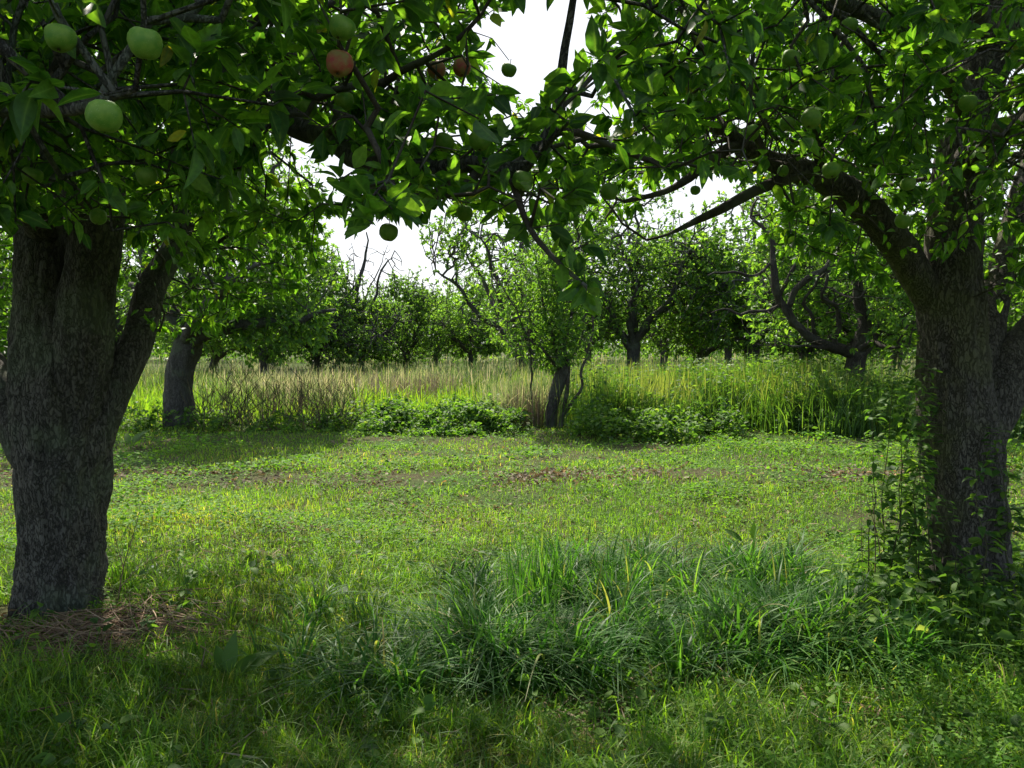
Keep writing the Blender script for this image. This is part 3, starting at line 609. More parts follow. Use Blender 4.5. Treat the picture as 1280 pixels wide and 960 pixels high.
# right second row
B = W(1068, 535, 15.5); B[2] = g1(B[0], B[1]); Y2 = 15.5
T = [np.array([np.r_[B + [0, 0, -.2], .3], np.r_[B + [0, 0, .05], .25], w4(1068, 500, Y2, 27), w4(1068, 465, Y2, 27), w4(1072, 440, Y2, 24)])]
L = [np.array([w4(1076, 446, Y2, 20), w4(1052, 438, Y2 - .1, 17), w4(1030, 432, Y2 - .3, 15), w4(1006, 418, Y2 - .5, 14), w4(988, 392, Y2 - .6, 13), w4(972, 365, Y2 - .7, 12), w4(964, 330, Y2 - .8, 10), w4(960, 300, Y2 - .8, 7), w4(940, 270, Y2 - .8, 4)]),
     np.array([w4(985, 385, Y2 - .6, 9), w4(1000, 355, Y2 - .8, 10), w4(1030, 330, Y2 - 1, 9), w4(1060, 300, Y2 - 1.1, 8), w4(1090, 275, Y2 - 1.2, 4)]),
     np.array([w4(980, 378, Y2 - .6, 6), w4(950, 388, Y2 - .8, 5), w4(915, 390, Y2 - 1, 4), w4(890, 388, Y2 - 1, 2)]),
     np.array([w4(1070, 445, Y2, 20), w4(1080, 400, Y2, 18), w4(1070, 340, Y2 + .1, 14), w4(1060, 260, Y2 + .2, 8), w4(1065, 190, Y2 + .2, 4)]),
     np.array([w4(1074, 445, Y2, 18), w4(1100, 410, Y2 + .4, 14), w4(1140, 350, Y2 + .6, 10), w4(1160, 260, Y2 + .8, 5)]),
     np.array([w4(1070, 445, Y2, 16), w4(1050, 400, Y2 + 1.2, 12), w4(1010, 340, Y2 + 2.2, 8), w4(990, 280, Y2 + 2.6, 4)]),
     np.array([w4(1040, 435, Y2 - .2, 7), w4(1010, 432, Y2 - .6, 5), w4(985, 436, Y2 - .9, 3)]),
     np.array([w4(1020, 425, Y2 - .4, 6), w4(1010, 380, Y2 - .9, 5), w4(1020, 340, Y2 - 1.1, 4)]),
     np.array([w4(975, 370, Y2 - .7, 6), w4(990, 340, Y2 - .9, 6), w4(1010, 300, Y2 - 1, 5), w4(1045, 265, Y2 - 1, 4), w4(1080, 250, Y2 - 1, 2)]),
     np.array([w4(1040, 435, Y2 - .2, 8), w4(1050, 395, Y2 - .6, 7), w4(1030, 360, Y2 - .9, 5), w4(1040, 310, Y2 - 1, 4)]),
     np.array([w4(1068, 440, Y2, 9), w4(1095, 430, Y2 - .5, 8), w4(1125, 436, Y2 - .9, 6), w4(1150, 425, Y2 - 1.1, 4)]),
     np.array([w4(962, 330, Y2 - .8, 5), w4(940, 345, Y2 - 1, 4), w4(915, 335, Y2 - 1.2, 4), w4(890, 345, Y2 - 1.3, 2)])]
A = crown_attr(r2, 5.9, 3.3, 7600, 1.4, 16, B + [.3, .4, 0])
px, py, zc = proj(A); k = ~((px > 930) & (px < 1060) & (py > 300 + (px - 930) * .3) & (A[:, 1] < B[1] + .3)); A = A[k]; px, py, zc = proj(A); A = A[(px > 925 + r2.random(len(px)) * 20) & ~((py > 430))]
bt = np.array([W(r2.uniform(935, 1075), r2.uniform(310, 436), Y2 - .7 + r2.normal(0, .35)) for _ in range(330)]); A = np.vstack([A, bt])
def bare2(P):
    x, y, z = proj(P); return (x > 925) & (x < 1085) & (y > 300) & (y < 450) & (P[:, 1] < B[1] + .2) & (r2.random(len(P)) < .9)
make_tree("apple_tree", B, "apple tree with a bare grey limb arching left and up over the tall grass", "apple tree", "apple trees of the second row",
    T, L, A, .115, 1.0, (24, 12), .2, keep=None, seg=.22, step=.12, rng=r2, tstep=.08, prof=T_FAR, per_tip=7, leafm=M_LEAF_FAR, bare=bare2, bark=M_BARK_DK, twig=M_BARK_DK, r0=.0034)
# small leaning tree in the middle
B = W(688, 536, 14.7); B[2] = g1(B[0], B[1]); Y3 = 14.7
T = [np.array([np.r_[B + [0, 0, -.15], .17], np.r_[B + [0, 0, .03], .15], w4(690, 510, Y3, 17), w4(696, 485, Y3, 18), w4(703, 465, Y3, 20), w4(706, 455, Y3, 12)])]
L = [np.array([w4(700, 537, Y3 - .1, 7), w4(703, 515, Y3 - .1, 7), w4(708, 490, Y3 - .1, 7), w4(712, 450, Y3, 7), w4(708, 400, Y3, 5), w4(712, 340, Y3, 3), w4(706, 290, Y3, 2)]),
     np.array([w4(703, 520, Y3 - .1, 5), w4(716, 505, Y3 - .15, 5), w4(727, 485, Y3 - .2, 4), w4(728, 460, Y3 - .2, 4), w4(740, 410, Y3 - .2, 3), w4(748, 350, Y3 - .2, 2)]),
     np.array([w4(668, 532, Y3 + .1, 3.5), w4(664, 500, Y3 + .1, 3), w4(662, 460, Y3 + .1, 3), w4(660, 400, Y3, 2.5), w4(650, 340, Y3, 2)]),
     np.array([w4(704, 462, Y3, 7), w4(690, 420, Y3, 5), w4(675, 360, Y3 + .1, 3), w4(668, 310, Y3 + .1, 2)]),
     np.array([w4(703, 465, Y3, 7), w4(680, 440, Y3 - .2, 4), w4(650, 400, Y3 - .3, 3), w4(622, 350, Y3 - .3, 2)]),
     np.array([w4(704, 462, Y3, 7), w4(700, 400, Y3 + .2, 4), w4(690, 340, Y3 + .3, 3), w4(688, 280, Y3 + .3, 2)]),
     np.array([w4(705, 462, Y3, 6), w4(722, 430, Y3 + .2, 4), w4(730, 380, Y3 + .3, 3), w4(732, 310, Y3 + .3, 2)])]
A = []
for i in range(105):
    x = r2.normal(690, 31); topy = 262 + abs(x - 690) * .9 + r2.uniform(0, 55); y0 = 462 - abs(x - 690) * .5; dd = r2.normal(0, .36)
    m = int((y0 - topy) / 8)
    for q in range(m):
        A.append(W(x + r2.normal(0, 3) + (q / m) * (x - 690) * .15, y0 + (topy - y0) * q / m + r2.normal(0, 3), Y3 + dd))
make_tree("young_apple_tree", B, "small leaning tree in the middle with a short dark stump and upright leafy shoots", "small tree", None,
    T, L, np.array(A), .09, 1.1, (20, 8), .18, seg=.2, step=.1, rng=r2, tstep=.05, prof=T_FAR, per_tip=5, leafm=M_LEAF_FAR, r0=.003, wid=.42)

# ------------------------------------------------------------ background orchard
r3 = np.random.default_rng(33)
def far_tree(H, Rr, th, tr, n, zlo, loc, label, lean=0, upright=False, upr=.5, den=1.0, deadtop=False, group="orchard trees in the background"):
    T, L = auto_limbs(r3, H, Rr, th, tr, 7, lean, upr)
    A = crown_attr(r3, H, Rr, int(n * 1.45), zlo, 11, upright=upright)
    loc = np.array(loc, float); loc[2] = g1(loc[0], loc[1])
    bare = None
    if deadtop: 
        for (x0, x1, x2, x3, z3, r) in ((0, -.15, .1, .35, 1.5, .15), (0, -.5, -.75, -1.0, 1.35, .11), (.1, .55, .8, 1.5, 1.3, .10), (-.1, -.9, -1.5, -1.9, 1.4, .09), (0, .2, .75, 1.2, 1.38, .05), (-.1, -.35, -.3, -.45, 1.4, .05)):
            L.append(np.array([[x0, 0, H * .55, r], [x1, r3.normal(0, .1), H * .82, r * .8], [x2, r3.normal(0, .2), H * (.82 + z3) / 2, r * .6], [x3, 0, H * z3, r * .25]]))
        dz = [[r3.uniform(-2.0, 2.0), r3.uniform(-.5, .5), H + r3.uniform(-.3, 1.5)] for _ in range(130)]
        A = np.vstack([A[A[:, 2] < H * .8], dz]); bare = lambda P: P[:, 2] > loc[2] + H * .86
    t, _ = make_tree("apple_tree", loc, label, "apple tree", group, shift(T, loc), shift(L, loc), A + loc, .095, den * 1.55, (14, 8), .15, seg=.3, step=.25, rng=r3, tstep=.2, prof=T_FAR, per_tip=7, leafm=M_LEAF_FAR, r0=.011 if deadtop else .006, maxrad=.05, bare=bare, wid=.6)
    return t
def at(px, Yd): return ((px - 640) / FPX * Yd, Yd, 0)
v1 = far_tree(7.6, 3.7, 1.5, .26, 3000, 1.25, at(792, 27), "tall apple tree with dark V shaped trunk, first right of the small leaning tree", upr=.7)
v2 = far_tree(4.9, 3.0, 1.3, .2, 2500, 1.0, at(590, 36), "low spreading apple tree whose forked trunk stands just left of the small leaning tree")
v3 = far_tree(5.2, 2.6, 1.0, .2, 2600, .5, at(508, 38), "dark bushy apple tree with pointed upright shoots below the sky gap", upright=True, upr=.9)
v4 = far_tree(4.3, 2.8, 1.4, .17, 2200, 1.0, at(452, 34), "apple tree with bare dead branches sticking into the white sky", deadtop=True, upr=.5)
v5 = far_tree(6.5, 3.6, 1.2, .24, 2900, 1.0, at(862, 31), "apple tree with a slim upright trunk right of the V shaped trunk", lean=.5, upr=.6)
BG = [ (v5, 668, 27.5, 2.2, 1.25, "apple tree right behind the small leaning tree, one dark limb sloping to the left"),
    (v2, 940, 27, 1.0, 1.5, "apple tree behind the middle of the tall green grass with branches spreading left"),
    (v3, 1010, 27, 2.0, 1.15, "bushy apple tree seen under the arching bare limb"),
    (v1, 1120, 30, 4.0, .92, "apple tree glimpsed between the arching limb tree and the right trunk"),
    (v5, 1235, 26, 3.0, .9, "apple tree seen past the right trunk through its leafy shoots"),
    (v2, 1330, 22, 5.0, 1.1, "apple tree at the far right edge beyond the forked trunk"),
    (v3, 395, 33, 1.0, 1.1, "round bushy apple tree left of the bare dead branches"),
    (v2, 330, 30, 3.1, 1.0, "apple tree behind the long limb of the left second row tree"),
    (v5, 262, 34, .6, .85, "apple tree behind the stout stem of the left second row tree"),
    (v1, 150, 27, 1.1, .85, "apple tree seen between the left trunk and its right hand limb"),
    (v2, 20, 25, 2.6, 1.1, "apple tree at the left edge behind the near left trunk"),
    (v5, -100, 22, 1.6, 1.0, "apple tree just past the left edge, showing leaves left of the near trunk"),
    (v3, 545, 48, 4.0, .95, "smaller distant apple tree right of the dark pointed one"),
    (v5, 650, 46, 2.0, 1.15, "distant apple tree filling the low skyline right of the sky gap"),
    (v1, 735, 44, 2.9, .85, "distant apple tree between the small leaning tree and the V shaped trunk"),
    (v2, 480, 50, 5.3, 1.05, "distant low apple tree behind the dark pointed one"),
    (v3, 420, 47, 2.5, .95, "distant apple tree under the bare dead branches"),
    (v5, 340, 48, 1.9, .9, "distant apple tree behind the pale seeding grass on the left"),
    (v1, 830, 42, 5.5, .9, "distant apple tree seen between the two dark trunks right of centre"),
    (v2, 910, 44, 3.3, 1.2, "distant apple tree behind the far end of the tall green grass"),
    (v5, 1000, 42, 4.4, .95, "distant apple tree low under the arching bare limb"),
    (v3, 1090, 42, .3, 1.1, "distant apple tree right of the arching limb's trunk"),
    (v1, 1200, 40, 1.3, .9, "distant apple tree hidden mostly by the right trunk"),
    (v2, 240, 44, .4, 1.1, "distant apple tree left of the stout second row stem"),
    (v1, 100, 42, 3.6, .85, "distant apple tree mostly behind the near left trunk")]
for src, px, Yd, rz, s, lab in BG:
    p = at(px, Yd); copy_tree(src, (p[0], p[1], g1(p[0], p[1])), rz, s, lab)
# far-off wood beyond the orchard
n = 60000
q = r3.random(n); x = r3.uniform(-75, 75, n); yy = 62 + r3.uniform(0, 14, n)
top = 4.2 + 2.2 * fbm(np.c_[x, yy * .3], .16, 3, 4)
z = r3.random(n) ** .8 * top
P = np.c_[x, yy, z]; D = unit(r3.normal(0, 1, (n, 3))); Nn = unit(np.array([0, 0, .8]) + r3.normal(0, .6, (n, 3)))
V, F, A = leaves(P, D, Nn, r3.uniform(.22, .5, n), T_FAR, .7, rng=r3)
tag(link("distant_wood", mesh_np("distant_wood", V, F, M_LEAF_FAR, A)), "hazy green line of far trees and scrub closing the view behind the orchard", "woodland", kind='stuff')

# ------------------------------------------------------------ ground vegetation
r4 = np.random.default_rng(44)
def scatter(n, y0, y1, xm=1.6, power=1.0, rng=r4):
    """points spread so their number per picture area stays even"""
    u = rng.random(n); ip = 1 - power
    y = (1 / (1 / y0 + u * (1 / y1 - 1 / y0))) if power == 2 else y0 * (y1 / y0) ** u
    x = (rng.random(n) * 2 - 1) * (y * .70 + xm)
    return np.c_[x, y]
def ground3(xy): return np.c_[xy, gz(xy)]
def patchy(xy, s, seed): return fbm(xy, s, 3, seed)
def in_trunk(xy, m=.02):
    return (np.hypot(xy[:, 0] - LB[0], xy[:, 1] - LB[1]) < .33 + m) | (np.hypot(xy[:, 0] - RB[0], xy[:, 1] - RB[1]) < .28 + m)
HPX, HPY = (105 - 640) / FPX * 4.1, 4.12
def in_heap(xy): return np.clip(1.6 - np.hypot((xy[:, 0] - HPX) / .5, (xy[:, 1] - HPY) / .38) - .6 * (fbm(xy, 5, 2, 2) - .5), 0, 1)
# mown grass
xy = scatter(430000, 2.2, 22, 1.2, 2); xy = xy[~in_trunk(xy)]
pn = patchy(xy, .9, 12); k = r4.random(len(xy)) < np.clip((pn - .27 - .10 * (xy[:, 1] < 4.6)) * 5.5, .12 + .2 * (xy[:, 1] > 5), 1)
strip = np.exp(-((xy[:, 1] - 9.2 - .25 * np.sin(xy[:, 0])) / .55) ** 2)
sp_ = patchy(xy, 1.4, 29); k &= r4.random(len(xy)) > np.clip(strip * (.45 + 1.1 * sp_), 0, .97)
k &= r4.random(len(xy)) > .8 * in_heap(xy)
xy = xy[k]; pn = pn[k]; n = len(xy)
near = np.exp(-((xy[:, 1] - 3.2) / 1.2) ** 2) * (patchy(xy, 1.2, 88) > .5)
H = r4.uniform(.035, .10, n) * (1 + .35 * near) * (.35 + 1.4 * pn)
Wd = .0036 * np.maximum(1, xy[:, 1] / 4.6) * r4.uniform(.6, 1.4, n)
rn = np.clip(r4.normal(.42, .22, n) + (patchy(xy, .5, 31) - .5) * .9 + .1 * (xy[:, 1] > 6), 0, 1)
tag(link("lawn_grass", mesh_np("lawn_grass", *(lambda t: (t[0], t[1], M_GRASS, t[2]))(blades(ground3(xy), H, Wd, r4.uniform(.2, 1.4, n), 3, rng=r4, rnd=rn)))), "short mown yellow green grass between the tree rows", "grass", kind='stuff')
# low broad leaves mixed in
xy = scatter(300000, 2.2, 16, 1.2, 2); xy = xy[~in_trunk(xy)]
k = r4.random(len(xy)) < np.clip((patchy(xy, 1.3, 17) - .42) * 6, .15, 1) * np.clip((xy[:, 1] - 1.6) / 4, .4, 1); xy = xy[k]; n = len(xy)
pq = np.clip((patchy(xy, .8, 19) - .5) * 5, 0, 1); P = ground3(xy); P[:, 2] += r4.uniform(.01, .06, n) * (1 + 1.6 * pq); az = r4.uniform(0, 6.28, n)
D = np.c_[np.cos(az), np.sin(az), r4.uniform(-.1, .6, n)]
V, F, A = leaves(P, D, unit(np.array([0, 0, 1.]) + r4.normal(0, .35, (n, 3))), r4.uniform(.014, .034, n) * (1 + .4 * pq * (xy[:, 1] > 5)) * np.maximum(.75, xy[:, 1] / 7.5), T_MID, .75, .2, .2, rng=r4)
tag(link("ground_cover", mesh_np("ground_cover", V, F, M_CLOVER, A)), "small round leaved clover and ground ivy mixed into the lawn", "ground cover", kind='stuff')
# dead leaves and dry litter
xy = scatter(22000, 2.2, 13, 1.2, 2); k = r4.random(len(xy)) < np.clip((patchy(xy, 1.1, 23) - .5) * 5, .05, 1); xy = xy[k]
sx = np.c_[r4.uniform(-9, 9, 9000), r4.normal(9.2, .45, 9000)]; sx[:, 1] += .25 * np.sin(sx[:, 0]); sx = sx[r4.random(len(sx)) < np.clip((patchy(sx, .9, 41) - .46) * 5, .03, 1)]
xy = np.vstack([xy, sx]); n = len(xy)
P = ground3(xy); P[:, 2] += r4.uniform(.005, .035, n); az = r4.uniform(0, 6.28, n)
V, F, A = leaves(P, np.c_[np.cos(az), np.sin(az), r4.uniform(-.2, .4, n)], unit(np.array([0, 0, 1.]) + r4.normal(0, .5, (n, 3))), r4.uniform(.02, .06, n) * np.maximum(1, xy[:, 1] / 7), T_MID, .6, .4, .6, rng=r4)
tag(link("leaf_litter", mesh_np("leaf_litter", V, F, M_DEAD, A)), "brown fallen leaves and clippings scattered in the grass and along the mown strip", "leaf litter", kind='stuff')
xy = scatter(26000, 2.2, 8, 1.1, 2); xy = xy[~in_trunk(xy)]; k = r4.random(len(xy)) < np.clip((patchy(xy, 1.0, 57) - .38) * 4, .12, 1); xy = xy[k]; n = len(xy); P = ground3(xy); P[:, 2] += r4.uniform(.004, .05, n); az = r4.uniform(0, 6.28, n)
V, F, A = leaves(P, np.c_[np.cos(az), np.sin(az), r4.uniform(-.1, .35, n)], unit(np.array([0, 0, 1.]) + r4.normal(0, .4, (n, 3))), r4.uniform(.05, .17, n), T_MID, .045, .2, .5, rng=r4)
tag(link("dry_grass", mesh_np("dry_grass", V, F, M_DRY, A)), "dry brown grass straw lying between the green blades in the foreground", "dry grass", kind='stuff')
# rough longer grass in the foreground
xy = scatter(80000, 2.2, 5.4, 1.0, 2); xy = xy[~in_trunk(xy)]; pp = patchy(xy, 1.5, 51)
k = r4.random(len(xy)) < np.clip((pp - .38) * 5, .08, 1) * .8 * (1 - in_heap(xy)); xy = xy[k]; n = len(xy)
V, F, A = blades(ground3(xy), r4.uniform(.10, .26, n), r4.uniform(.004, .009, n), r4.uniform(.3, 1.45, n), 6, rng=r4, rnd=np.clip(r4.normal(.35, .28, n), 0, 1))
tag(link("rough_grass", mesh_np("rough_grass", V, F, M_GRASS, A)), "long loose grass blades along the bottom of the picture", "grass", kind='stuff')
# tall arching grass patch in the middle foreground
cl = []
for i in range(270):
    px = r4.uniform(370, 1160); py = r4.uniform(715, 872) if px > 540 else r4.uniform(765, 885)
    if px > 1000: py = r4.uniform(725, 840)
    if px < 560 and r4.random() < .7: continue
    if fbm(np.array([[px * .012, py * .03]]), 1, 2, 4)[0] < .38: continue
    Yd = FPX * EYE / (py - 429); cl.append(((px - 640) / FPX * Yd, Yd, 1.0 if 520 < px < 1080 else .75))
for i in range(60):
    px = r4.uniform(880, 1170); py = r4.uniform(745, 850); Yd = FPX * EYE / (py - 429); cl.append(((px - 640) / FPX * Yd, Yd, .8))
P, H, Wd, Bn, az = [], [], [], [], []
for cx, cy_, s in cl:
    m = r4.integers(38, 85); a = r4.uniform(0, 6.28, m); r = np.abs(r4.normal(0, .09, m))
    xy = np.c_[cx + r * np.cos(a), cy_ + r * np.sin(a)]
    P.append(ground3(xy)); H.append(r4.uniform(.16, .50, m) * s * (.6 + .65 * r4.random())); Wd.append(r4.uniform(.008, .018, m)); Bn.append(r4.uniform(.4, 1.75, m) * (.65 + .5 * r4.random())); az.append(a + r4.normal(0, .6, m))
for (px, py, h) in ((655, 790, .8), (690, 780, .9), (665, 775, .75), (640, 800, .65), (680, 800, .75), (705, 770, .65), (760, 770, .6), (745, 780, .65), (800, 765, .55), (625, 785, .55), (980, 770, .5)):
    Yd = FPX * EYE / (py - 429); m = 14; xy = np.c_[(px - 640) / FPX * Yd + r4.normal(0, .04, m), Yd + r4.normal(0, .04, m)]
    P.append(ground3(xy)); H.append(r4.uniform(.6, 1, m) * h); Wd.append(r4.uniform(.008, .013, m)); Bn.append(r4.uniform(.05, .5, m)); az.append(r4.uniform(0, 6.28, m))
V, F, A = blades(np.vstack(P), np.concatenate(H), np.concatenate(Wd), np.concatenate(Bn), 8, np.concatenate(az), r4)
tag(link("tall_grass", mesh_np("tall_grass", V, F, M_TALL, A)), "tall blue green clump of arching broad grass blades in the middle foreground", "tall grass", kind='stuff')

# ------------------------------------------------------------ meadow beyond the mown strip
def band(n, px0, px1, y0, y1):
    y = r4.uniform(y0, y1, n); e = (px1 - px0) * .12; return np.c_[(r4.uniform(px0, px1, n) + r4.normal(0, e, n) + (patchy(np.c_[y, y * 0], .9, 2) - .5) * e * 2 - 640) / FPX * y, y]
def stuff(name, parts, m, label, c): V, F, A = cat(parts); tag(link(name, mesh_np(name, V, F, m, A)), label, c, kind='stuff')
# tall green grass right
xy = band(52000, 728, 1075, 13.3, 19); edge = 12.9 + 2.2 * patchy(xy, .7, 3); xy = xy[xy[:, 1] > edge]
xy = xy[r4.random(len(xy)) < np.clip((patchy(xy, .9, 9) - .25) * 3, .1, 1)]; n = len(xy); hh = .35 + 1.25 * patchy(xy, .8, 61) ** 1.1 + .25 * (xy[:, 1] > 15.5)
a = blades(ground3(xy), hh * r4.uniform(.55, 1.15, n), r4.uniform(.010, .022, n), r4.uniform(.05, .8, n), 4, rng=r4)
k = r4.random(n) < .45; P = ground3(xy[k]); m = len(P); P[:, 2] += hh[k] * r4.uniform(.15, 1.0, m); az = r4.uniform(0, 6.28, m)
b = leaves(P, np.c_[np.cos(az), np.sin(az), r4.uniform(-.5, .5, m)], unit(np.array([0, 0, 1.]) + r4.normal(0, .4, (m, 3))), r4.uniform(.05, .13, m), T_FAR, .45, rng=r4)
xs_ = xy[r4.random(n) < .12]; m = len(xs_); c_ = blades(ground3(xs_), r4.uniform(.8, 1.35, m), r4.uniform(.010, .018, m), r4.uniform(0, .5, m), 4, rng=r4, head=[.35, .3, .3, 1.0, .25], rnd=np.ones(m))
stuff("weed_thicket", [a, b, c_], M_WEED, "waist high bright green grass and weeds right of the small leaning tree", "weeds")
# dark weeds continuing right to the trunk
xy = band(16000, 1040, 1420, 13.0, 17); n = len(xy)
a = blades(ground3(xy), r4.uniform(.4, 1.0, n), r4.uniform(.012, .024, n), r4.uniform(.05, .8, n), 4, rng=r4)
P = ground3(xy[::2]); m = len(P); P[:, 2] += r4.uniform(.1, .9, m); az = r4.uniform(0, 6.28, m)
b = leaves(P, np.c_[np.cos(az), np.sin(az), r4.uniform(-.5, .5, m)], np.tile([[0, 0, 1.]], (m, 1)) + r4.normal(0, .4, (m, 3)), r4.uniform(.06, .14, m), T_FAR, .5, rng=r4)
stuff("shaded_weeds", [a, b], M_WEED, "dark weeds under the arching limb tree reaching behind the right trunk", "weeds")
# low leafy bramble centre
parts = []
for (cx, cy_, rx, h) in [(r4.uniform(440, 645), r4.uniform(14.0, 15.8), r4.uniform(.25, .6), r4.uniform(.2, .6)) for _ in range(16)] + [(r4.uniform(740, 1060), r4.uniform(13.2, 15), r4.uniform(.25, .55), r4.uniform(.2, .75)) for _ in range(9)] + [(r4.uniform(250, 440), r4.uniform(14.4, 15.8), r4.uniform(.2, .4), r4.uniform(.1, .35)) for _ in range(8)] + [(q[0], q[1], q[2] * .7, q[3] * .8) for q in ((500, 14.6, .8, .5), (545, 14.4, .9, .42), (600, 14.5, .8, .5), (470, 15.0, .7, .55), (630, 14.9, .6, .45), (570, 15.4, 1.0, .5), (790, 13.6, .5, .5), (830, 13.4, .4, .4), (205, 15.0, .5, .4), (170, 14.8, .5, .35), (255, 15.3, .5, .4))]:
    m = int(3600 * rx * (h + .3)); x0 = (cx - 640) / FPX * cy_; P = ellip((x0, cy_, .05), (rx, .8, h), m, r4, .35); P = P[P[:, 2] > 0.02]; P = P + (np.c_[vnoise(P, 5, 1), vnoise(P, 5, 2), vnoise(P, 5, 3) - .1] - .5) * .5; m = len(P); az = r4.uniform(0, 6.28, m)
    parts.append(leaves(P, np.c_[np.cos(az), np.sin(az), r4.uniform(-.6, .3, m)], unit(np.array([0, 0, 1.]) + r4.normal(0, .45, (m, 3))), r4.uniform(.04, .11, m), T_FAR, .75, rng=r4))
stuff("bramble", parts, M_WEED, "low mounds of broad leaved bramble along the edge of the mown strip", "bramble")
# green sward behind
xy = band(42000, 60, 1250, 15.5, 34); n = len(xy)
stuff("meadow_grass", [blades(ground3(xy), r4.uniform(.2, .9, n) * (.25 + 1.1 * patchy(xy, .45, 91)), r4.uniform(.014, .03, n), r4.uniform(.1, .9, n), 2, rng=r4, rnd=np.clip(r4.normal(.55, .2, n), 0, .97))], M_GRASS, "bright knee high grass covering the field behind the mown strip", "grass")
# tan seeding grass
hd = [.35, .3, .3, 1.0, .25]
parts = []
for (n, a, b, c, d, h) in ((9500, 240, 660, 19, 36, .95), (7000, 620, 1100, 19, 30, 1.25), (3500, 250, 450, 16, 22, .95), (1500, 610, 700, 14.6, 17, .95), (3000, 660, 760, 15.5, 20, 1.05), (6000, -100, 240, 17, 34, .9), (5000, 240, 1150, 34, 56, 1.1)):
    xy = band(n, a, b, c, d); xy = xy[r4.random(n) < np.clip((patchy(xy, .35, 71) - .3) * 3.5, .15, 1)]; n = len(xy)
    hz = h * r4.uniform(.55, 1.05, n); P = ground3(xy)
    parts.append(blades(P, hz, r4.uniform(.009, .020, n) * np.maximum(1, xy[:, 1] / 20), r4.uniform(0, .8, n), 4, rng=r4, head=hd, rnd=np.clip(r4.normal(.42, .25, n) + 1.6 * (patchy(xy, .3, 77) - .5), 0, 1)))
stuff("seeding_grass", parts, M_TAN, "pale tan and pinkish seeding grass across the field in the middle distance", "tall grass")
# reddish dock stand
parts = []
for (n, a, b, c, d) in ((1100, 420, 560, 19, 24), (380, 632, 686, 14.6, 15.6), (300, 330, 430, 16, 19)):
    xy = band(n, a, b, c, d); n = len(xy)
    parts.append(blades(ground3(xy), r4.uniform(.5, .95, n), r4.uniform(.008, .02, n), r4.uniform(0, .25, n), 3, rng=r4, rnd=r4.uniform(.2, .9, n)))
stuff("dry_weed_stand", parts, M_DRY, "patch of upright reddish brown dry weed stalks amid the green field", "dry weeds")
# bare branching weed stalks left: segments
P, pr, rd = [], [], []
for i in range(150):
    y = r4.uniform(14.2, 16); x = (r4.uniform(245, 445) - 640) / FPX * y; z = g1(x, y); h = r4.uniform(.5, 1.15); prev = len(P); P.append([x, y, z - .02]); pr.append(-1); rd.append(.006); lx = r4.normal(0, .08); ly = r4.normal(0, .08)
    for q in range(1, 7):
        P.append([x + lx * q + r4.normal(0, .02), y + ly * q, z + h * q / 6]); pr.append(prev); rd.append(.008 * (1.15 - q / 7)); prev = len(P) - 1
        if q > 1 and r4.random() < .55:
            b = np.array(P[-1]); d = np.array([r4.normal(0, .5), r4.normal(0, .3), .9]) * .12; pp2 = prev
            for t in range(2): b = b + d; P.append(list(b)); pr.append(pp2); rd.append(.004); pp2 = len(P) - 1
P = np.array(P); pr = np.array(pr); rd = np.array(rd); idx = np.where(pr >= 0)[0]; v, f = edges_mesh(P, pr, rd, idx, 4)
stuff("bare_weed_stalks", [(v, f, np.repeat(r4.random(len(idx)), 8))], M_STEM, "thin dark bare branching stalks standing right of the left second row stem", "weed stalks")

# ------------------------------------------------------------ shoots round the right trunk, plants, litter
def shoot(px, pyb, Yd, h, lab, n=24, leafl=.075, lean=(.0, .0), name="leafy_shoot", m=M_WEED):
    x = (px - 640) / FPX * Yd; z = g1(x, Yd); root = empty(name, (x, Yd, z), lab, "leafy shoot", "leafy shoots round the right trunk")
    n = int(n * (3.6 if Yd < 4.4 else 2.8)); k = 9; t = np.linspace(0, 1, k); c = np.c_[lean[0] * t ** 1.5 + r4.normal(0, .012, k), lean[1] * t + r4.normal(0, .012, k), h * t - .02 * (t == 0), .0045 * (1.15 - t)]
    V, F = tube(catmull(c, .04), 6); link("stem", mesh_np("stem", V, F, M_STEM, np.full(len(V), .4)), root)
    tt = r4.uniform(.12, 1.0, n); P = np.c_[np.interp(tt, t, c[:, 0]), np.interp(tt, t, c[:, 1]), np.interp(tt, t, c[:, 2])]
    n = n; az = r4.uniform(0, 6.28, n); D = np.c_[np.cos(az), np.sin(az), r4.uniform(-.35, .35, n)]
    P2 = P + unit(D) * .03
    V, F, A = leaves(P2, D, unit(np.array([0, 0, 1.]) + r4.normal(0, .25, (n, 3))), r4.uniform(.6, 1.2, n) * leafl * (1.15 - .5 * tt), T_NEAR, .62, .25, .35, rng=r4)
    a, b = edges_mesh(np.vstack([P, P2]), np.r_[np.full(n, -1), np.arange(n)], np.full(2 * n, .0013), np.arange(n, 2 * n), 3)
    V, F, A = cat([(V, F, A), (a, b, np.full(len(a), .6))]); link("foliage", mesh_np("foliage", V, F, m, A), root)
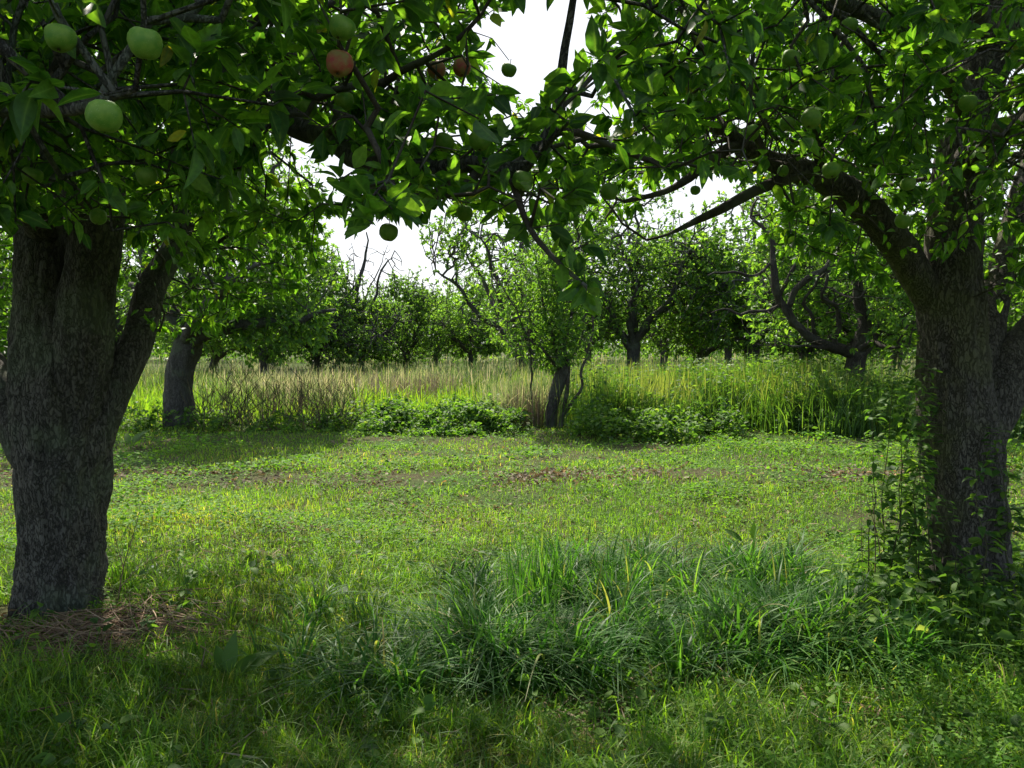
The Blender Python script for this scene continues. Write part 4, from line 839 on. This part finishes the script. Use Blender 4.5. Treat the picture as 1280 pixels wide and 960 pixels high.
for a in [(1092, 0, 4.75, 1.25, "leafy shoot farthest left of the right trunk, over the dead stems", 30),
          (1108, 0, 4.9, 1.6, "tall leafy shoot second from the left beside the right trunk", 44),
          (1120, 0, 4.6, 1.45, "upright leafy shoot with pale top leaves left of the right trunk", 44),
          (1128, 0, 4.85, 1.7, "tallest leafy shoot left of the right trunk, reaching the arching bough's foot", 52),
          (1138, 0, 4.5, 1.5, "dense leafy shoot just off the left side of the right trunk", 46),
          (1148, 0, 4.65, 1.3, "leafy shoot brushing the left side of the right trunk", 38),
          (1158, 0, 4.35, 1.05, "shorter leafy shoot overlapping the right trunk's left edge", 34),
          (1182, 0, 4.2, .98, "slim shoot with small leaves in front of the right trunk, centre", 22, .055),
          (1215, 0, 4.15, .75, "short shoot low in front of the right trunk", 18, .06),
          (1236, 0, 4.1, 1.02, "shoot with light green pointed leaves in front of the right trunk", 16, .08),
          (1272, 0, 4.5, 1.1, "leafy shoot right of the right trunk at the picture edge", 40),
          (1290, 0, 4.8, 1.3, "leafy shoot at the right picture edge behind its neighbour", 44),
          (1255, 0, 5.2, 1.2, "leafy shoot peeping out behind the right trunk", 40)]:
    shoot(a[0], a[1], a[2], a[3], a[4], a[5], a[6] if len(a) > 6 else .075, (r4.normal(0, .08), r4.normal(0, .05)))
def undergrowth():
    parts = []
    for (px, Yd, s, n) in ((1130, 4.3, .35, 320), (1175, 4.1, .4, 360), (1230, 4.0, .45, 420), (1280, 4.2, .5, 420), (1080, 4.4, .3, 240), (1190, 4.4, .3, 260), (1290, 3.8, .4, 300), (1130, 3.9, .35, 260)):
        x = (px - 640) / FPX * Yd; P = ellip((x, Yd, .1), (s, s, .28), n, r4, .1); P = P[P[:, 2] > .01]; P = P[~in_trunk(P[:, :2])]; m = len(P); az = r4.uniform(0, 6.28, m)
        parts.append(leaves(P, np.c_[np.cos(az), np.sin(az), r4.uniform(-.3, .5, m)], unit(np.array([0, 0, 1.]) + r4.normal(0, .4, (m, 3))), r4.uniform(.03, .085, m), T_MID, .6, rng=r4))
        xy = P[:, :2]; parts.append(blades(ground3(xy), P[:, 2].clip(.06) + .05, np.full(m, .004), r4.uniform(0, .6, m), 3, rng=r4))
    stuff("undergrowth", parts, M_WEED, "tangled low weeds at the foot of the right trunk", "undergrowth")
undergrowth()
def broad(px, py, spec, lab, name="dock_plant", catg="weed", wid=.45, m=M_WEED, group=None):
    Yd = FPX * EYE / (py - 429); x = (px - 640) / FPX * Yd; z = g1(x, Yd); root = empty(name, (x, Yd, z), lab, catg, group)
    for az, el, L, st in spec:
        L *= .72; az += r4.normal(0, .25)
        d = np.array([math.cos(az) * math.cos(el), math.sin(az) * math.cos(el), math.sin(el)]); b = d * st
        pr_ = (np.linspace(0, 1, 9), np.array([.1, .55, .85, 1, .98, .85, .62, .35, .03]))
        V, F, A = leaves(b[None], d[None], np.array([[-.1, -.35, 1.0]]), np.array([L]), pr_, wid, .22, .35, rng=r4)
        a, f = tube(np.array([[0, 0, 0, .005], [*(b * .5), .004], [*b, .003]]), 6)
        V, F, A = cat([(V, F, np.full(len(V), r4.uniform(.2, .7))), (a, f, np.full(len(a), .6))])
        V[:, 2] = np.maximum(V[:, 2], .006)
        link("leaf", mesh_np("leaf", V, F, m, A), root)
broad(278, 868, [(1.6, 1.25, .26, .08), (2.6, .8, .22, .08), (.3, .75, .24, .10), (3.6, .5, .2, .06), (-.6, .5, .2, .06), (.0, .35, .22, .15), (4.4, .4, .16, .05), (1.1, 1.0, .22, .06)], "broad leaved dock plant with an upright leaf, left of the tall grass")
broad(358, 840, [(.2, .5, .2, .12), (2.8, .5, .18, .1), (1.2, .9, .2, .06), (-1.0, .4, .16, .05)], "smaller dock plant right of the upright leaved one")
broad(664, 862, [(.3, .6, .13, .16), (2.7, .75, .12, .18), (-1.2, .45, .14, .14), (1.4, .9, .12, .2), (-2.2, .4, .12, .1), (.9, .5, .12, .1), (-.3, .35, .13, .08)], "dark leafy weed with rounded leaves at the front foot of the tall grass", "leafy_weed", wid=.8)
broad(700, 835, [(.3, .6, .09, .2), (2.9, .75, .09, .22), (-1.5, .5, .1, .15), (1.4, .9, .08, .25)], "lighter small leafy weed right behind the dark rounded one", "leafy_weed", wid=.8)
broad(152, 892, [(.1, .15, .14, .03), (3.0, .2, .12, .02), (-1.5, .2, .12, .02), (1.6, .3, .1, .02)], "flat plantain rosette near the bottom left corner", "plantain", wid=.5)
broad(945, 690, [(.5, .6, .25, .1), (2.4, .7, .25, .1), (-.3, .4, .22, .08), (3.3, .5, .22, .08), (1.4, 1.1, .2, .1)], "broad leaved weed sticking out of the sunlit grass right of centre", "dock_plant", wid=.3)
broad(160, 560, [(.5, .8, .35, .1), (2.4, .9, .3, .1), (1.4, 1.2, .35, .1), (-.3, .5, .3, .1)], "dark broad leaved plant beside the left trunk's right edge", "dock_plant")
M_PALE = leaf_mat("pale_leaf", [(0, (.25, .32, .28)), (1, (.3, .36, .3))], trans=.2, tcol=(1, 1, 1), rough=.3, spec=.6)
broad(170, 722, [(.3, .35, .1, .03), (2.9, .3, .09, .03)], "pale shiny leaf lying right of the left trunk foot, left one of two", "pale_weed", wid=.7, m=M_PALE)
broad(196, 724, [(.2, .35, .1, .03), (2.6, .3, .07, .03)], "pale shiny leaf lying right of the left trunk foot, right one of two", "pale_weed", wid=.7, m=M_PALE)
parts = []
for i in range(420):
    p = scatter(1, 2.4, 6.5, .8, 2)[0]
    if in_trunk(p[None], .05)[0] or fbm(p[None], 1.1, 2, 66)[0] < .45: continue
    m = r4.integers(5, 10); az = r4.uniform(0, 6.28, m); hgt = r4.uniform(.02, .16); b = np.tile([[p[0], p[1], g1(*p)]], (m, 1)) + np.c_[np.cos(az) * .02, np.sin(az) * .02, r4.uniform(.2, 1, m) * hgt]
    parts.append(leaves(b, np.c_[np.cos(az), np.sin(az), r4.uniform(-.1, .7, m)], unit(np.array([0, 0, 1.]) + r4.normal(0, .3, (m, 3))), r4.uniform(.03, .075, m), T_NEAR, r4.uniform(.5, .9), .3, .3, rng=r4))
stuff("low_weeds", parts, M_WEED, "small broad leaved weeds scattered among the foreground grass", "weeds")
# heap of dry stalks at the foot of the left trunk
parts = []
for i in range(900):
    px = np.clip(r4.normal(105, 62), -30, 260); py = r4.normal(800, 26); Yd = FPX * EYE / (max(py, 762) - 429); x = (px - 640) / FPX * Yd
    if math.hypot(x - LB[0], Yd - LB[1]) < .36: continue
    az = r4.normal(2.6, .5) if r4.random() < .7 else r4.uniform(0, 3.14); L = r4.uniform(.12, .6); z = g1(x, Yd) + r4.uniform(.01, .06)
    d = np.array([math.cos(az), math.sin(az), r4.normal(0, .12)]) * L / 2; c = np.array([x, Yd, z]); r = r4.uniform(.0012, .0035)
    k = r4.normal(0, .04, 3) * L; k[2] = abs(k[2])
    pts = np.array([np.r_[c - d, r], np.r_[c + k, r], np.r_[c + d, r * .6]])
    if np.any(np.hypot(pts[:, 0] - LB[0], pts[:, 1] - LB[1]) < .31): continue
    pts[:, 2] = np.maximum(pts[:, 2], z - .02)
    v, f = tube(catmull(pts, .08), 5); parts.append((v, f, np.full(len(v), r4.random() * .8)))
stuff("dry_stalk_heap", parts, M_DRY, "loose heap of dry brown stalks and twigs at the foot of the left trunk", "dry stalks")
def dead_stem(px, Yd, segs, lab, name="dead_weed"):
    x = (px - 640) / FPX * Yd; z = g1(x, Yd); pts = []
    for s in segs: v, f = tube(catmull(np.array(s, float), .05), 6); pts.append((v, f, np.full(len(v), .35)))
    V, F, A = cat(pts); o = link(name, mesh_np(name, V, F, M_DRY, A), None, (x, Yd, z)); tag(o, lab, "dead weed")
dead_stem(137, 4.55, [[[0, 0, -.02, .004], [.05, 0, .25, .003], [.13, 0, .5, .002], [.16, 0, .62, .001]], [[.05, 0, .25, .003], [.0, .02, .4, .002], [-.01, .02, .5, .001]], [[.02, 0, .12, .003], [.15, 0, .25, .002], [.3, 0, .33, .001]]], "thin dry branching weed beside the left trunk foot")
dead_stem(1100, 4.6, [[[0, 0, -.02, .004], [.0, 0, .4, .003], [-.03, 0, .75, .0015]], [[.05, 0, -.02, .004], [.02, 0, .4, .003], [-.06, .02, .7, .0015]], [[-.05, 0, 0, .003], [-.08, 0, .35, .002], [-.1, 0, .8, .001]]], "reddish brown dead stems standing left of the leafy shoots")
